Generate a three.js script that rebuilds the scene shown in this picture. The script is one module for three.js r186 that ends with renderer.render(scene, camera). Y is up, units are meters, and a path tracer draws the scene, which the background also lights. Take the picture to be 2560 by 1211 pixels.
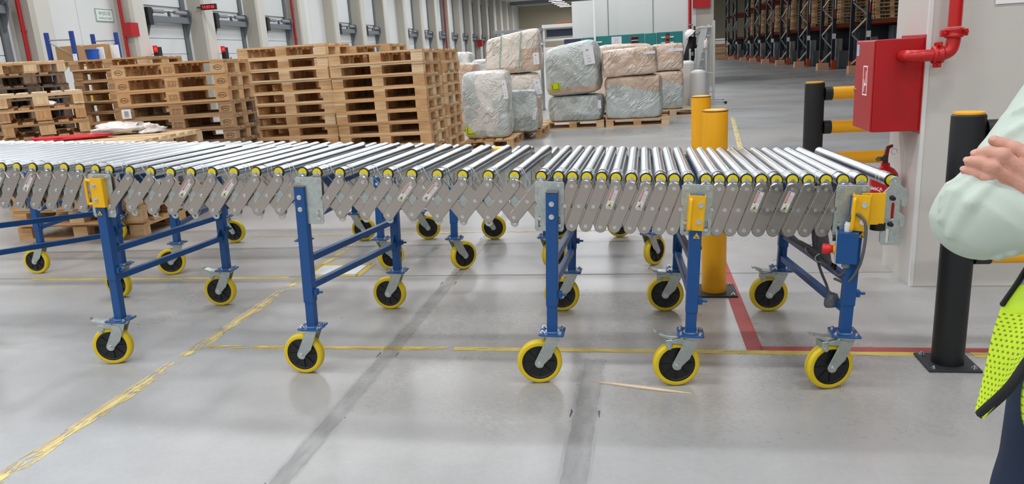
import * as THREE from 'three';
import { RoundedBoxGeometry } from 'three/addons/geometries/RoundedBoxGeometry.js';
import { mergeGeometries, mergeVertices, toCreasedNormals } from 'three/addons/utils/BufferGeometryUtils.js';
import { RectAreaLightUniformsLib } from 'three/addons/lights/RectAreaLightUniformsLib.js';

// ---------------------------------------------------------------- camera, light, exposure
const scene = new THREE.Scene();
scene.background = new THREE.Color(0x05060a);
const camera = new THREE.PerspectiveCamera(36.25, 2560 / 1211, 0.05, 400);
camera.position.set(0, 1.42, 0);
camera.rotation.set(-0.24399, 0.18413, -0.06091, 'YXZ');     // pitch 13.98 down, 10.55 to the left, rolled 3.49 clockwise
const renderer = new THREE.WebGLRenderer({ antialias: true });
renderer.toneMapping = THREE.LinearToneMapping;
renderer.toneMappingExposure = 1.3;
renderer.shadowMap.enabled = true;
RectAreaLightUniformsLib.init();
const LAMP = 62;             // radiance of the hall luminaires
const LAMP_COLOR = 0xf6f9ff;
const CEILING = 8.6, DOCK_X = -18, BACK_Z = -113;

// ---------------------------------------------------------------- helpers
let seed = 20240;
const rnd = () => { seed = (seed + 0x6d2b79f5) | 0; let t = Math.imul(seed ^ (seed >>> 15), 1 | seed); t = (t + Math.imul(t ^ (t >>> 7), 61 | t)) ^ t; return ((t ^ (t >>> 14)) >>> 0) / 4294967296; };
const rr = (a, b) => a + (b - a) * rnd();
const V = (x, y, z) => new THREE.Vector3(x, y, z);
const PI = Math.PI;
const taken = {};
function numbered(name) { const n = taken[name] || 0; taken[name] = n + 1; return n ? name + '_' + String(n).padStart(3, '0') : name; }
function lit(o) { o.castShadow = true; o.receiveShadow = true; return o; }
function part(parent, name, geo, mat, x = 0, y = 0, z = 0, rx = 0, ry = 0, rz = 0) {
  const m = lit(new THREE.Mesh(geo, mat)); m.name = name; m.position.set(x, y, z); m.rotation.set(rx, ry, rz); parent.add(m); return m;
}
function tag(o, label, category, group, kind) {
  o.name = numbered(o.name); if (label) o.userData.label = label; if (category) o.userData.category = category;
  if (group) o.userData.group = group; if (kind) o.userData.kind = kind; scene.add(o); return o;
}
function thing(name, label, category, x = 0, y = 0, z = 0, turn = 0, group) {
  const g = new THREE.Group(); g.name = name; g.position.set(x, y, z); g.rotation.y = turn; return tag(g, label, category, group);
}
function single(name, geo, mat, label, category, x = 0, y = 0, z = 0, turn = 0, group) {
  const m = lit(new THREE.Mesh(geo, mat)); m.name = name; m.position.set(x, y, z); m.rotation.y = turn; return tag(m, label, category, group);
}
function struct(name, geo, mat, x = 0, y = 0, z = 0) {
  const m = geo ? lit(new THREE.Mesh(geo, mat)) : new THREE.Group(); m.name = name; m.position.set(x, y, z); return tag(m, null, null, null, 'structure');
}
const cache = {};
const memo = (k, f) => cache[k] || (cache[k] = f());
// box with uv in metres, u along the longest side
function box(w, h, d) {
  return memo(['b', w, h, d].join(), () => {
    const g = new THREE.BoxGeometry(w, h, d), p = g.attributes.position, n = g.attributes.normal, uv = g.attributes.uv;
    const ou = rnd(), ov = rnd(), ax = w >= h && w >= d ? 0 : d >= h ? 2 : 1;
    for (let i = 0; i < p.count; i++) {
      const q = [p.getX(i), p.getY(i), p.getZ(i)], na = Math.abs(n.getX(i)) > .5 ? 0 : Math.abs(n.getY(i)) > .5 ? 1 : 2, o = [0, 1, 2].filter((a) => a !== na);
      let u = o[0], v = o[1]; if (v === ax) { u = o[1]; v = o[0]; }
      uv.setXY(i, q[u] + ou, q[v] + ov);
    }
    return g;
  });
}
const rbox = (w, h, d, r = .002, s = 1) => memo(['rb', w, h, d, r, s].join(), () => new RoundedBoxGeometry(w, h, d, s, r));
const cyl = (r, h, n = 20, r2 = r) => memo(['c', r, h, n, r2].join(), () => new THREE.CylinderGeometry(r2, r, h, n));
const at = (g, x, y, z, rx = 0, ry = 0, rz = 0, sx = 1, sy = 1, sz = 1) => {
  const c = g.index ? g.toNonIndexed() : g.clone();
  for (const k of Object.keys(c.attributes)) if (!['position', 'normal', 'uv'].includes(k)) c.deleteAttribute(k);
  return c.applyMatrix4(new THREE.Matrix4().compose(V(x, y, z), new THREE.Quaternion().setFromEuler(new THREE.Euler(rx, ry, rz)), V(sx, sy, sz)));
};
const merge = (list) => mergeGeometries(list.map((g) => (g.index ? at(g, 0, 0, 0) : g)));
function tube(pts, r, n = 8, seg = 0, closed = false) { return new THREE.TubeGeometry(new THREE.CatmullRomCurve3(pts, closed, 'catmullrom', .5), seg || pts.length * 6, r, n, closed); }
function bar(a, b, r, n = 10) {        // straight round bar between two points
  const d = b.clone().sub(a), g = new THREE.CylinderGeometry(r, r, d.length(), n);
  return g.applyQuaternion(new THREE.Quaternion().setFromUnitVectors(V(0, 1, 0), d.normalize())).translate((a.x + b.x) / 2, (a.y + b.y) / 2, (a.z + b.z) / 2);
}
function beam(a, b, w, t, up = V(0, 1, 0)) {   // rectangular bar between two points
  const d = b.clone().sub(a), L = d.length(); d.normalize();
  const x = new THREE.Vector3().crossVectors(up, d).normalize(), y = new THREE.Vector3().crossVectors(d, x);
  const g = new RoundedBoxGeometry(w, t, L, 1, Math.min(w, t) * .08);
  return g.applyMatrix4(new THREE.Matrix4().makeBasis(x, y, d).setPosition((a.x + b.x) / 2, (a.y + b.y) / 2, (a.z + b.z) / 2));
}
function plate(pts, t, bevel = 0, holes = []) {  // outline in xy, thickness centred on z
  const s = new THREE.Shape(pts.map((p) => new THREE.Vector2(p[0], p[1])));
  for (const h of holes) s.holes.push(new THREE.Path(h.map((p) => new THREE.Vector2(p[0], p[1]))));
  return new THREE.ExtrudeGeometry(s, { depth: t - 2 * bevel, bevelEnabled: bevel > 0, bevelSize: bevel, bevelThickness: bevel, bevelSegments: 1, curveSegments: 8 }).translate(0, 0, -t / 2 + bevel);
}
const arc = (cx, cy, r, a0, a1, n = 8) => Array.from({ length: n + 1 }, (_, i) => { const a = a0 + (a1 - a0) * i / n; return [cx + r * Math.cos(a), cy + r * Math.sin(a)]; });
const slot = (cx, y0, y1, r) => [...arc(cx, y1, r, 0, PI, 6), ...arc(cx, y0, r, PI, 2 * PI, 6)];
const interp = (t, x) => { if (x <= t[0][0]) return t[0][1]; for (let i = 1; i < t.length; i++) if (x <= t[i][0]) { const [a, b] = t[i - 1], [c, d] = t[i]; return b + (d - b) * (x - a) / (c - a); } return t[t.length - 1][1]; };
// periodic value noise
function lattice(n, s) { const a = new Float32Array(n * n); let q = s * 7919 + 13; for (let i = 0; i < a.length; i++) { q = (Math.imul(q, 1664525) + 1013904223) >>> 0; a[i] = q / 4294967296; } return a; }
function pnoise(nx, ny, s) {
  const n = Math.max(nx, ny), a = lattice(n, s);
  return (u, v) => { const x = u * nx, y = v * ny, x0 = Math.floor(x), y0 = Math.floor(y); let fx = x - x0, fy = y - y0; fx = fx * fx * (3 - 2 * fx); fy = fy * fy * (3 - 2 * fy);
    const X = ((x0 % nx) + nx) % nx, Y = ((y0 % ny) + ny) % ny, X1 = (X + 1) % nx, Y1 = (Y + 1) % ny;
    return (a[Y * n + X] * (1 - fx) + a[Y * n + X1] * fx) * (1 - fy) + (a[Y1 * n + X] * (1 - fx) + a[Y1 * n + X1] * fx) * fy; };
}
function fbm(nx, ny, oct, s, gain = .5) { const o = Array.from({ length: oct }, (_, i) => pnoise(nx << i, ny << i, s + i * 31)); let tot = 0; for (let i = 0; i < oct; i++) tot += gain ** i; return (u, v) => { let r = 0, g = 1; for (const f of o) { r += g * f(u, v); g *= gain; } return r / tot; }; }
function tex(W, H, f, srgb = true) {
  const d = new Uint8Array(W * H * 4);
  for (let y = 0; y < H; y++) for (let x = 0; x < W; x++) { const c = f(x / W, y / H, x, y), i = (y * W + x) * 4; if (typeof c === 'number') { d[i] = d[i + 1] = d[i + 2] = Math.max(0, Math.min(255, c)); d[i + 3] = 255; } else { for (let k = 0; k < 3; k++) d[i + k] = Math.max(0, Math.min(255, c[k])); d[i + 3] = c.length > 3 ? c[3] : 255; } }
  const t = new THREE.DataTexture(d, W, H); t.wrapS = t.wrapT = THREE.RepeatWrapping; t.magFilter = THREE.LinearFilter; t.minFilter = THREE.LinearMipmapLinearFilter; t.generateMipmaps = true; if (srgb) t.colorSpace = THREE.SRGBColorSpace; t.needsUpdate = true; return t;
}
function canvasTex(w, h, draw) { const c = document.createElement('canvas'); c.width = w; c.height = h; draw(c.getContext('2d'), w, h); const t = new THREE.CanvasTexture(c); t.colorSpace = THREE.SRGBColorSpace; return t; }
function lump(sx, sy, sz, s, amp = .35) { const g = mergeVertices(new THREE.IcosahedronGeometry(1, 5).deleteAttribute('normal').deleteAttribute('uv')), p = g.attributes.position, a = fbm(5, 5, 4, s), b = fbm(9, 9, 3, s + 7); for (let i = 0; i < p.count; i++) { const x = p.getX(i), y = p.getY(i), z = p.getZ(i), u = .5 + Math.atan2(z, x) / 6.2832, v = .5 + y / 2, r = 1 + (a(u, v) - .5) * amp * 2 - Math.abs(b(u, v) - .5) * amp * 1.4; p.setXYZ(i, x * r * sx, Math.max(y * r * sy, -sy * .35), z * r * sz); } g.computeVertexNormals(); return g; }
const std = (color, roughness = .6, metalness = 0, more = {}) => new THREE.MeshStandardMaterial({ color, roughness, metalness, ...more });

// ---------------------------------------------------------------- textures and materials
const T = {};
{
  const a = fbm(3, 3, 5, 1), b = fbm(12, 12, 5, 2), c = fbm(64, 64, 4, 3), st = fbm(4, 24, 4, 4), fine = pnoise(512, 512, 5);
  T.floor = tex(2048, 2048, (u, v) => {
    const wx = u + .02 * (b(u, v) - .5), k = (a(wx, v) - .5) * 38 + (b(u, v) - .5) * 26 + (c(u, v) - .5) * 9 + (st(u, v) - .5) * 14 + (fine(u, v) - .5) * 6;
    const sp = fine(v, u) > .988 && c(u, v) > .5 ? 16 : 0;
    const g = 172 + k * .82 + sp; const h = (a(v, u) - .5) * 13; return [g + 1 + h, g, g - 2 - h];
  });
  T.floorRough = tex(1024, 1024, (u, v) => 78 + (a(u, v) - .5) * 40 + (b(u, v) - .5) * 22 + (fine(u, v) - .5) * 8, false);
  T.floorBump = tex(1024, 1024, (u, v) => 128 + (b(u, v) - .5) * 120 + (c(u, v) - .5) * 40, false);
}
for (const t of [T.floor, T.floorRough, T.floorBump]) t.repeat.set(1 / 7, 1 / 7);
function woodTex(r, g, b, con, s) {
  const lo = fbm(2, 24, 4, s), hi = fbm(4, 128, 3, s + 50), bl = fbm(3, 3, 4, s + 90), kn = [[.2, .3], [.66, .7], [.45, .12]];
  return tex(512, 256, (u, v) => {
    let k = 0; for (const [x, y] of kn) { const d = Math.hypot((u - x) * 5, (v - y) * 9); if (d < .5) k += (.5 - d) * 90 * (Math.sin(d * 40) * .4 + .6); }
    const w = (lo(u + .05 * bl(u, v), v) - .5) * 90 * con + (hi(u, v) - .5) * 46 * con + (bl(u, v) - .5) * 60 * con - k;
    return [r + w, g + w * .95, b + w * .85];
  });
}
const woods = [[232, 204, 164, .45, 11], [218, 180, 134, .55, 12], [204, 160, 112, .6, 13], [176, 140, 102, .75, 14], [142, 118, 94, .8, 15], [108, 90, 74, .9, 16]]
  .map(([r, g, b, c, s], i) => { const t = woodTex(r, g, b, c, s); t.repeat.set(1.3, 3); return std(0xffffff, .82, 0, { map: t, bumpMap: t, bumpScale: .0015 }); });
// 0 fresh pale, 1 fresh, 2 tan, 3 brown, 4 weathered, 5 dark
T.galv = tex(256, 256, ((f, h) => (u, v) => { const k = (f(u, v) - .5) * 34 + (h(u, v) - .5) * 22; return [186 + k, 194 + k, 190 + k]; })(fbm(6, 6, 4, 21), fbm(40, 40, 2, 22)));
T.galv.repeat.set(6, 6);
T.brush = tex(256, 256, ((f) => (u, v) => 128 + (f(u, v) - .5) * 120)(fbm(3, 100, 3, 25)), false);
T.steelRough = tex(256, 256, ((f, h) => (u, v) => 78 + (f(u, v) - .5) * 90 + (h(u, v) - .5) * 40)(fbm(5, 5, 4, 26), fbm(4, 60, 3, 27)), false);
const M = {
  floor: std(0xffffff, 1, 0, { map: T.floor, roughnessMap: T.floorRough, bumpMap: T.floorBump, bumpScale: .0003 }),
  roller: std(0xc6cacc, .3, 1),
  galv: std(0xffffff, .42, .75, { map: T.galv }),
  plate: std(0xc4c8c6, .42, .55),
  link: std(0xb4aca4, 1, .85, { roughnessMap: T.steelRough }),
  bolt: std(0xd9dde0, .22, 1),
  capYellow: std(0xe9d21c, .45), seal: std(0x14151a, .6),
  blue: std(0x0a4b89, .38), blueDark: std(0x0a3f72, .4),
  yellow: std(0xf3b90a, .42), tyre: std(0xe3c51d, .5), tread: std(0xa79a58, .8), hub: std(0x17181b, .45),
  black: std(0x121315, .55), blackSoft: std(0x1d1d1f, .8), dark: std(0x2a2d30, .6), cable: std(0x5d5e62, .55), cableDark: std(0x505156, .6),
  red: std(0xb3121a, .36), redBright: std(0xd4231c, .35), redPipe: std(0xc21e1e, .3), redSoft: std(0xc8202a, .8),
  white: std(0xeeeeec, .6), wallWhite: std(0xdfe0dc, .78), paper: std(0xf4f4f2, .85), grey: std(0x8a8d8f, .6), greyDark: std(0x5b5f63, .55), track: std(0x777c80, .45, .4),
  concrete: std(0xb9b3a6, .88), peach: std(0xd9a684, .8), rackBack: std(0x34373a, .8), pale: std(0x9a968e, .8), belt: std(0xcfd3d6, .35), beige: std(0xa79e88, .9), ceiling: std(0xa8aaa8, .9), wallRight: std(0xcfcbc4, .85), truss: std(0x6a6c6d, .7),
  doorPanel: std(0xdadcda, .55), bollard: std(0xfbb20e, .42), postBlack: std(0x1a1b1d, .5), card: std(0xb48a5c, .85), cardLight: std(0xc9a277, .85), cardPale: std(0xcbb6a2, .8),
  trimPale: std(0xcdc9bf, .8), orange: std(0xc2440f, .5), beamOrange: std(0x8c3414, .6), navy: std(0x17202c, .55), brace: std(0xb8b4a6, .5, .3), teal: std(0x157a78, .5), navyPanel: std(0x2b3350, .5), alu: std(0xd5d8da, .35, .6),
  rackBlue: std(0x1c3a8c, .5), rackYellow: std(0xd6a017, .5), bucketBlue: std(0x2360c8, .4), filmWhite: std(0xece9e4, .3),
};
{
  const n1 = fbm(4, 4, 5, 41), n2 = fbm(10, 10, 4, 42), w = fbm(3, 3, 3, 43);
  const ridge = (x) => 1 - Math.abs(2 * x - 1);
  const n3 = fbm(2, 9, 4, 47); T.wrinkle = tex(512, 512, (u, v) => { const du = (w(u, v) - .5) * .14, dv = (w(v, u) - .5) * .14; const mk = Math.min(1, Math.max(0, (w(u + .31, v + .17) - .38) * 4)), m2 = Math.min(1, Math.max(0, (w(v + .6, u + .2) - .42) * 4)); return 255 * (.2 * Math.pow(ridge(n1(u + du, v + dv)), 2) + .54 * mk * Math.pow(ridge(n3(u + v + du, v - u + dv)), 8) + .26 * m2 * Math.pow(ridge(n2(u + dv * 1.5, v - du * 1.5)), 6)); }, false);
}
T.wrinkle.repeat.set(1.1, 1.1);
const film = (c, r = .17) => new THREE.MeshPhysicalMaterial({ color: c, roughness: r, specularIntensity: 1, ior: 1.6, bumpMap: T.wrinkle, bumpScale: .045 });
 M.bag = film(0xe6dfd8, .3);
// ---------------------------------------------------------------- the hall
{
  const g = new THREE.BoxGeometry(66, .3, 130), p = g.attributes.position, uv = g.attributes.uv;
  for (let i = 0; i < p.count; i++) uv.setXY(i, p.getX(i) + .7, p.getZ(i) + 1.1);
  struct('floor', g, M.floor, 14.7, -.15, -49);
  struct('ceiling', box(66, .3, 130), M.ceiling, 14.7, CEILING + .15, -49);
  struct('wall_back', box(66, CEILING, .4), M.beige, 14.7, CEILING / 2, BACK_Z - .2);
  struct('wall_front', box(66, CEILING, .4), M.wallRight, 14.7, CEILING / 2, 15.2);
  struct('wall_far', box(.4, CEILING, 128), M.beige, 47.4, CEILING / 2, -49);
  struct('wall_left', box(.4, CEILING, 128), M.wallWhite, DOCK_X - .2, CEILING / 2, -49);
  // steel girders under the roof
  for (let i = 0, z = 6; z > -112; z -= 12, i++) struct('trim_' + (i + 1), box(64, .45, .3), M.truss, 14.7, CEILING - .225, z);
}
// end of a wall with the hydrant, right of the conveyor
{
  const w = struct('wall_right', box(7, CEILING, .52), M.wallRight, 5, CEILING / 2, -4.67);
  part(w, 'corner_bead', box(.02, CEILING - .002, .02), M.wallWhite, -3.494, 0, .254);
  struct('baseboard_right', box(6.98, .006, .008), M.concrete, 5.0, .004, -4.406);
}
// dock wall: concrete columns, insulated doors with spring shafts
const BAY = 4.43, Z0 = -26.72;
const doorBays = new Set([-2, 0, 1, 2, 4, 5, 7, 8, 9, 10, 11, 12, 13, 14]);
let doorCount = 0;
for (let n = -9; n <= 18; n++) {
  const z = Z0 - BAY * n;
  if (z < BACK_Z + 2 || z > 14) continue;
  const col = struct('column', box(.6, CEILING, .62), M.concrete, DOCK_X + .3, CEILING / 2, z + 2.3);
  part(col, 'corner_trim', box(.05, CEILING - .02, .6), M.trimPale, .28, 0, -.2);
  if (!doorBays.has(n)) { // plain insulated wall panels, joints between them
    const wp = struct('wall_panel', box(.06, CEILING - .1, 1.85), M.wallWhite, DOCK_X + .03, CEILING / 2 - .05, z + .97);
    part(wp, 'wall_panel', box(.06, CEILING - .1, 1.85), M.wallWhite, 0, 0, -1.87);
    continue;
  }
  const d = struct('door_' + (++doorCount), null, null, DOCK_X, 0, z);
  for (let k = 0; k < 6; k++) part(d, 'door_panel', rbox(.06, .565, 2.36, .012), M.doorPanel, .05, .3 + k * .58, 0);
  part(d, 'upper_panel', rbox(.06, 3.3, 2.36, .012), M.doorPanel, .05, 5.75, 0);
  for (const s of [-1, 1]) {
    part(d, 'track', rbox(.14, 7.4, .2, .01), M.track, .1, 3.7, s * 1.3);
    part(d, 'shaft_bracket', plate([[-.02, -.75], [.1, -.75], [.36, -.1], [.36, .22], [-.02, .22]], .06), M.greyDark, .12, 3.72, s * 1.25);
    const dr = part(d, 'cable_drum', cyl(.15, .12, 18), s > 0 ? M.dark : M.greyDark, .36, 3.84, s * 1.2, PI / 2);
    part(d, 'spring', cyl(.075, .75, 14), M.grey, .36, 3.86, s * .72, PI / 2);
  }
  part(d, 'spring_shaft', cyl(.025, 2.6, 10), M.greyDark, .36, 3.86, 0, PI / 2);
  part(d, 'shaft_bearing', rbox(.1, .22, .08, .01), M.greyDark, .36, 3.78, 0);
  part(d, 'header_beam', rbox(.12, .24, 2.5, .02), M.track, .34, 3.58, 0);
  part(d, 'motor', rbox(.26, .62, .26, .03), M.black, .4, 3.66, 1.36);
  part(d, 'door_number', rbox(.012, .13, .08, .003), M.greyDark, .088, 2.12, 0);
}
// white rooms and column in the middle of the hall
{
  const w = struct('wall_partition', box(4.55, 3.32, 8), M.wallWhite, -.32, 1.66, -33.1);
  for (const x of [-.93, .72]) part(w, 'panel_joint', box(.03, 3.3, .02), M.grey, x, 0, 4.005);
  struct('column', box(.62, CEILING, .6), M.concrete, 2.27, CEILING / 2, -29.4);
  const p = struct('wall_rear', box(30, 2.1, .3), M.concrete, 21, 1.05, -104);
  part(p, 'ledge', box(30, .14, .5), M.wallWhite, 0, 1.1, .05);
  for (let i = 0; i < 3; i++) part(p, 'post', rbox(.7, 5.2, .3, .02), M.wallWhite, -12.6 + i * 9, 3.6, .1);
}
// rows of luminaires
{
  const housing = rbox(1.66, .09, .34, .02), glow = rbox(1.6, .02, .3, .006);
  const gm = new THREE.MeshStandardMaterial({ color: 0xffffff, emissive: 0xffffff, emissiveIntensity: 3, roughness: .6 });
  const far = 'luminaires far down the hall';
  const spots = [];
  for (const x of [-14.5, -10.4, -6.3, -2.2, 1.9, 6]) for (let z = 11; z > -70; z -= 6.2) if (x < 0 || z > (x > 4 ? -6 : -27)) spots.push([x, z, 1]);
  for (let z = -38; z > -90; z -= 14) spots.push([5.2, z, .4]);
  spots.push([7, -97, 3], [14, -97, 3]); for (const z of [-74, -80, -86]) spots.push([-9.5, z, 2], [-2, z, 1.5]);
  for (let k = 0; k < 6; k++) spots.push([-10.4, -91.5 - k * 3.1, 0]);
  let row = 0;
  for (const [x, z, near] of spots) {
    const l = thing('ceiling_light', near ? 'white bar luminaire under the roof above the hall' : ['brightest', 'second', 'third', 'fourth', 'fifth', 'last'][row] + ' bar lamp from the top edge in the row under the dark far roof', 'ceiling light', x, CEILING - .75, z, 0, near ? 'hall luminaires' : far);
    if (!near) row++;
    part(l, 'housing', housing, M.white, 0, .05, 0); part(l, 'diffuser', glow, gm, 0, -.01, 0);
    for (const s of [-.6, .6]) part(l, 'hanger', cyl(.006, .66, 6), M.grey, s, .42, 0);
    const a = new THREE.RectAreaLight(LAMP_COLOR, near ? LAMP * near : LAMP * 2.2, 1.6, .3); a.position.set(0, -.03, 0); a.rotation.x = -PI / 2; l.add(a); a.name = 'lamp_light';
  }
}
// ---------------------------------------------------------------- floor markings
function strip(name, x0, z0, x1, z1, w, mat, label, category, group) {   // thin tape lying on the floor
  const dx = x1 - x0, dz = z1 - z0, L = Math.hypot(dx, dz), g = new THREE.BoxGeometry(L, .0012, w), p = g.attributes.position, uv = g.attributes.uv;
  for (let i = 0; i < p.count; i++) uv.setXY(i, (p.getX(i) + L / 2) / 1.2 + z0 * .37, (p.getZ(i) / w) + .5);
  return single(name, g, mat, label, category, (x0 + x1) / 2, .0008, (z0 + z1) / 2, -Math.atan2(dz, dx), group);
}
{
  const e = fbm(8, 3, 5, 61), sc = fbm(40, 4, 3, 62), chip = fbm(24, 8, 4, 63);
  const worn = (lvl, r, g, b) => { const t = tex(1024, 64, (u, v) => { const edge = Math.min(v, 1 - v) * 3, k = e(u, v) * .55 + sc(u, v) * .28 + chip(u, v) * .3; const on = k - lvl + Math.min(0, edge - .25) * .6 > 0; const s = (chip(u, v) - .5) * 50; return [r + s, g + s, b + s * .6, on ? 255 : 0]; }); t.wrapT = THREE.ClampToEdgeWrapping; return std(0xffffff, .6, 0, { map: t, alphaTest: .5 }); };
  const y1 = worn(.52, 224, 204, 134), y2 = worn(.46, 222, 194, 92), y3 = worn(.34, 216, 192, 98), y4 = worn(.42, 224, 206, 140), redT = std(0xb04c48, .6), mark = new THREE.MeshStandardMaterial({ roughness: .5, transparent: true, map: tex(512, 64, (u, v) => { const k = e(u, v) - .5; return [96 + k * 40, 94 + k * 40, 94 + k * 40, (Math.min(v, 1 - v) < .06 + .1 * chip(u, v) ? 8 : 26) + k * 44]; }) }), res = worn(.5, 196, 178, 140);
  const k = .8875;
  strip('floor_line', -2.40 , .2, -2.36, -5.95, .062, y1, 'long worn yellow tape line running diagonally under the conveyors from the lower left corner', 'floor line');
  strip('floor_line', -2.42 , .2, -2.38, -5.95, .085, res, 'tan glue residue along the edges of the long worn diagonal yellow line', 'floor residue').position.y = .0004;
  strip('floor_line', -2.33, -3.40, -1.0, -3.41, .045, y2, 'scuffed yellow tape line with broken gaps in front of the left casters', 'floor line');
  strip('floor_line', -.97, -3.41, 1.22, -3.40, .045, y3, 'yellow tape line running from the middle to the black post base on the right', 'floor line');
  strip('floor_line', 1.44, -3.40, 5.2, -3.40, .06, y3, 'short yellow tape line emerging right of the black post base plate', 'floor line');
  strip('floor_line', -4.6, -4.69, -2.5, -4.68, .042, y3, 'thin yellow tape line along the floor joint at the left', 'floor line');
  strip('floor_line', -3.8, -5.97, 1.6, -5.93, .04, y1, 'faded yellow line on the floor beneath the far conveyor', 'floor line');
  strip('floor_line', 1.02, -7.3, 1.75, -15.5, .075, y4, 'yellow aisle line behind the yellow bollards heading toward the racks', 'floor line');
  strip('floor_line', .505, -3.43, .495, -5.2, .075, redT, 'red tape line from the yellow bollards toward the yellow line', 'floor line');
  strip('floor_line', .53, -3.452, 5.2, -3.455, .05, redT, 'red tape line running beside the yellow line toward the wall end', 'floor line');
  strip('floor_line', -1.30, -2.0, -1.27, -6.9, .1, mark, 'dark worn trace of a removed tape between the middle casters', 'floor trace');
  strip('floor_line', -.26, -1.6, -.25, -3.3, .12, mark, 'dark worn trace of a removed tape beside the wood splinter', 'floor trace');
  strip('floor_joint', -8, -4.702, 1.49, -4.70, .008, std(0x85807a, .9), 'straight dark saw-cut joint across the concrete floor below the conveyors', 'floor joint');
  const sign = thing('floor_sign', 'white paper in a yellow tape frame on the floor behind the second blue leg', 'floor sign', -2.19, .0016, -4.86);
  part(sign, 'frame', merge([at(box(.40, .001, .04), 0, 0, .14), at(box(.40, .001, .04), 0, 0, -.14), at(box(.04, .001, .32), -.2, 0, 0), at(box(.04, .001, .32), .2, 0, 0)]), std(0xdcc258, .7));
  part(sign, 'paper', box(.34, .001, .23), M.paper, 0, .0004, 0);
  // splinters and scraps
  const sp = plate([[-.2, 0], [-.12, .006], [0, .011], [.12, .006], [.205, .001], [.08, -.008], [-.05, -.007]], .006, .001).rotateX(-PI / 2);
  single('wood_splinter', sp, std(0xe6d0b2, .8), 'long pale wood splinter lying on the floor in front of the casters', 'wood splinter', -.02, .004, -2.99, -.24);
  const s2 = plate([[-.03, 0], [-.01, .0022], [.03, .004], [0, -.001]], .003).rotateX(-PI / 2);
  for (const [x, z, a, w] of [[.795, -3.02, 1.3, 'pale straw of wood beside the rightmost caster'], [.85, -5.0, .9, 'thin wood sliver on the floor behind the control box stand'], [-4.7, -4.75, .2, 'small brown chip of wood near the left edge on the floor'], [1.6, -12.0, .1, 'torn white strip of paper lying in the far aisle']]) single('wood_chip', s2, woods[0], w, 'debris', x, .002, z, a);
}
// ---------------------------------------------------------------- conveyors
const LINK = .183;
const G = {};
G.roller = new THREE.LatheGeometry([[0, 0], [.0248, 0], [.025, .004], [.025, .05], [.0243, .051], [.0226, .056], [.0243, .061], [.025, .062], [.025, .082], [.0243, .083], [.0226, .088], [.0243, .093], [.025, .094], [.025, .832], [.0243, .833], [.0226, .838], [.0243, .843], [.025, .844], [.025, .866], [.0248, .87], [0, .87]].map(([x, y]) => new THREE.Vector2(x, y)), 24).rotateX(-PI / 2);
G.ring = new THREE.TorusGeometry(.0252, .0011, 6, 24);
G.cap = new THREE.CylinderGeometry(.0205, .0205, .008, 20).rotateX(PI / 2);
G.seal = new THREE.CylinderGeometry(.0258, .0258, .006, 24).rotateX(PI / 2);
const bolt = (r, h) => merge([at(cyl(r, h * .6, 12), 0, 0, h * .3, PI / 2), at(cyl(r * .62, h * .5, 6), 0, 0, h * .75, PI / 2), at(cyl(r * 1.35, h * .2, 14), 0, 0, h * .1, PI / 2)]);
G.bolt = bolt(.006, .008); G.boltBig = bolt(.0085, .012);
G.link = plate([...arc(0, 0, .0235, 0, PI, 10), ...arc(0, -LINK, .0235, PI, 2 * PI, 10)], .0048, .002);
G.rivets = merge([0, -LINK / 2, -LINK].map((y) => at(G.bolt, 0, y, .001)));
G.bracket = plate([...arc(0, -.0145, .02, 0, PI, 10), ...arc(0, -.2, .0172, PI, 2 * PI, 10)], .003, .0006, [slot(0, -.203, -.17, .0055)]);
G.mount = (() => { const n = .0075; return plate([[-.062, -.19], [-.055, -.2], [.055, -.2], [.062, -.19], [.062, -.098], [.054, -.09], [.054, -.078], [.062, -.07], [.062, .008], [.056, .014], [-.056, .014], [-.062, .008], [-.062, -.07], [-.054, -.078], [-.054, -.09], [-.062, -.098]], .004, .0008, [slot(-.042, -.18, -.14, n * .75), slot(.042, -.18, -.14, n * .75)]); })();
G.leg = (h) => rbox(.045, h, .045, .004);
// caster: origin under the leg plate, trailing towards -x
G.tyre = new THREE.LatheGeometry([[.078, -.021], [.09, -.0225], [.097, -.0185], [.0995, -.011], [.1, -.003], [.0988, -.001], [.0988, .001], [.1, .003], [.0995, .011], [.097, .0185], [.09, .0225], [.078, .021]].map(([x, y]) => new THREE.Vector2(x, y)), 44).rotateX(PI / 2);
G.seam = new THREE.CylinderGeometry(.0996, .0996, .0035, 44, 1, true).rotateX(PI / 2);
G.hub = (() => {
  const d = new THREE.LatheGeometry([[0, -.021], [.02, -.021], [.024, -.012], [.068, -.012], [.072, -.019], [.08, -.02], [.08, .02], [.072, .019], [.068, .012], [.024, .012], [.02, .021], [0, .021]].map(([x, y]) => new THREE.Vector2(x, y)), 36).rotateX(PI / 2);
  const l = [at(d, 0, 0, 0)];
  for (let k = 0; k < 8; k++) for (const s of [-1, 1]) l.push(at(box(.048, .005, .006), Math.cos(k * PI / 4) * .046, Math.sin(k * PI / 4) * .046, s * .014, 0, 0, k * PI / 4));
  return merge(l);
})();
G.fork = (() => {
  const side = plate([...arc(-.062, -.128, .021, PI * .9, PI * 1.72, 8), [-.042, -.13], [-.01, -.1], [.03, -.012], [.03, 0], [-.028, 0], [-.03, -.02]], .004, .0008);
  return merge([at(side, 0, 0, .03), at(side, 0, 0, -.03), at(rbox(.075, .006, .066, .002), 0, -.003, 0), at(cyl(.032, .014, 20), 0, .006, 0)]);
})();
G.topPlate = merge([at(rbox(.104, .006, .084, .002), 0, .017, 0), ...[[-1, -1], [1, -1], [-1, 1], [1, 1]].map(([a, b]) => at(cyl(.007, .008, 6), a * .041, .01, b * .031))]);
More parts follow.
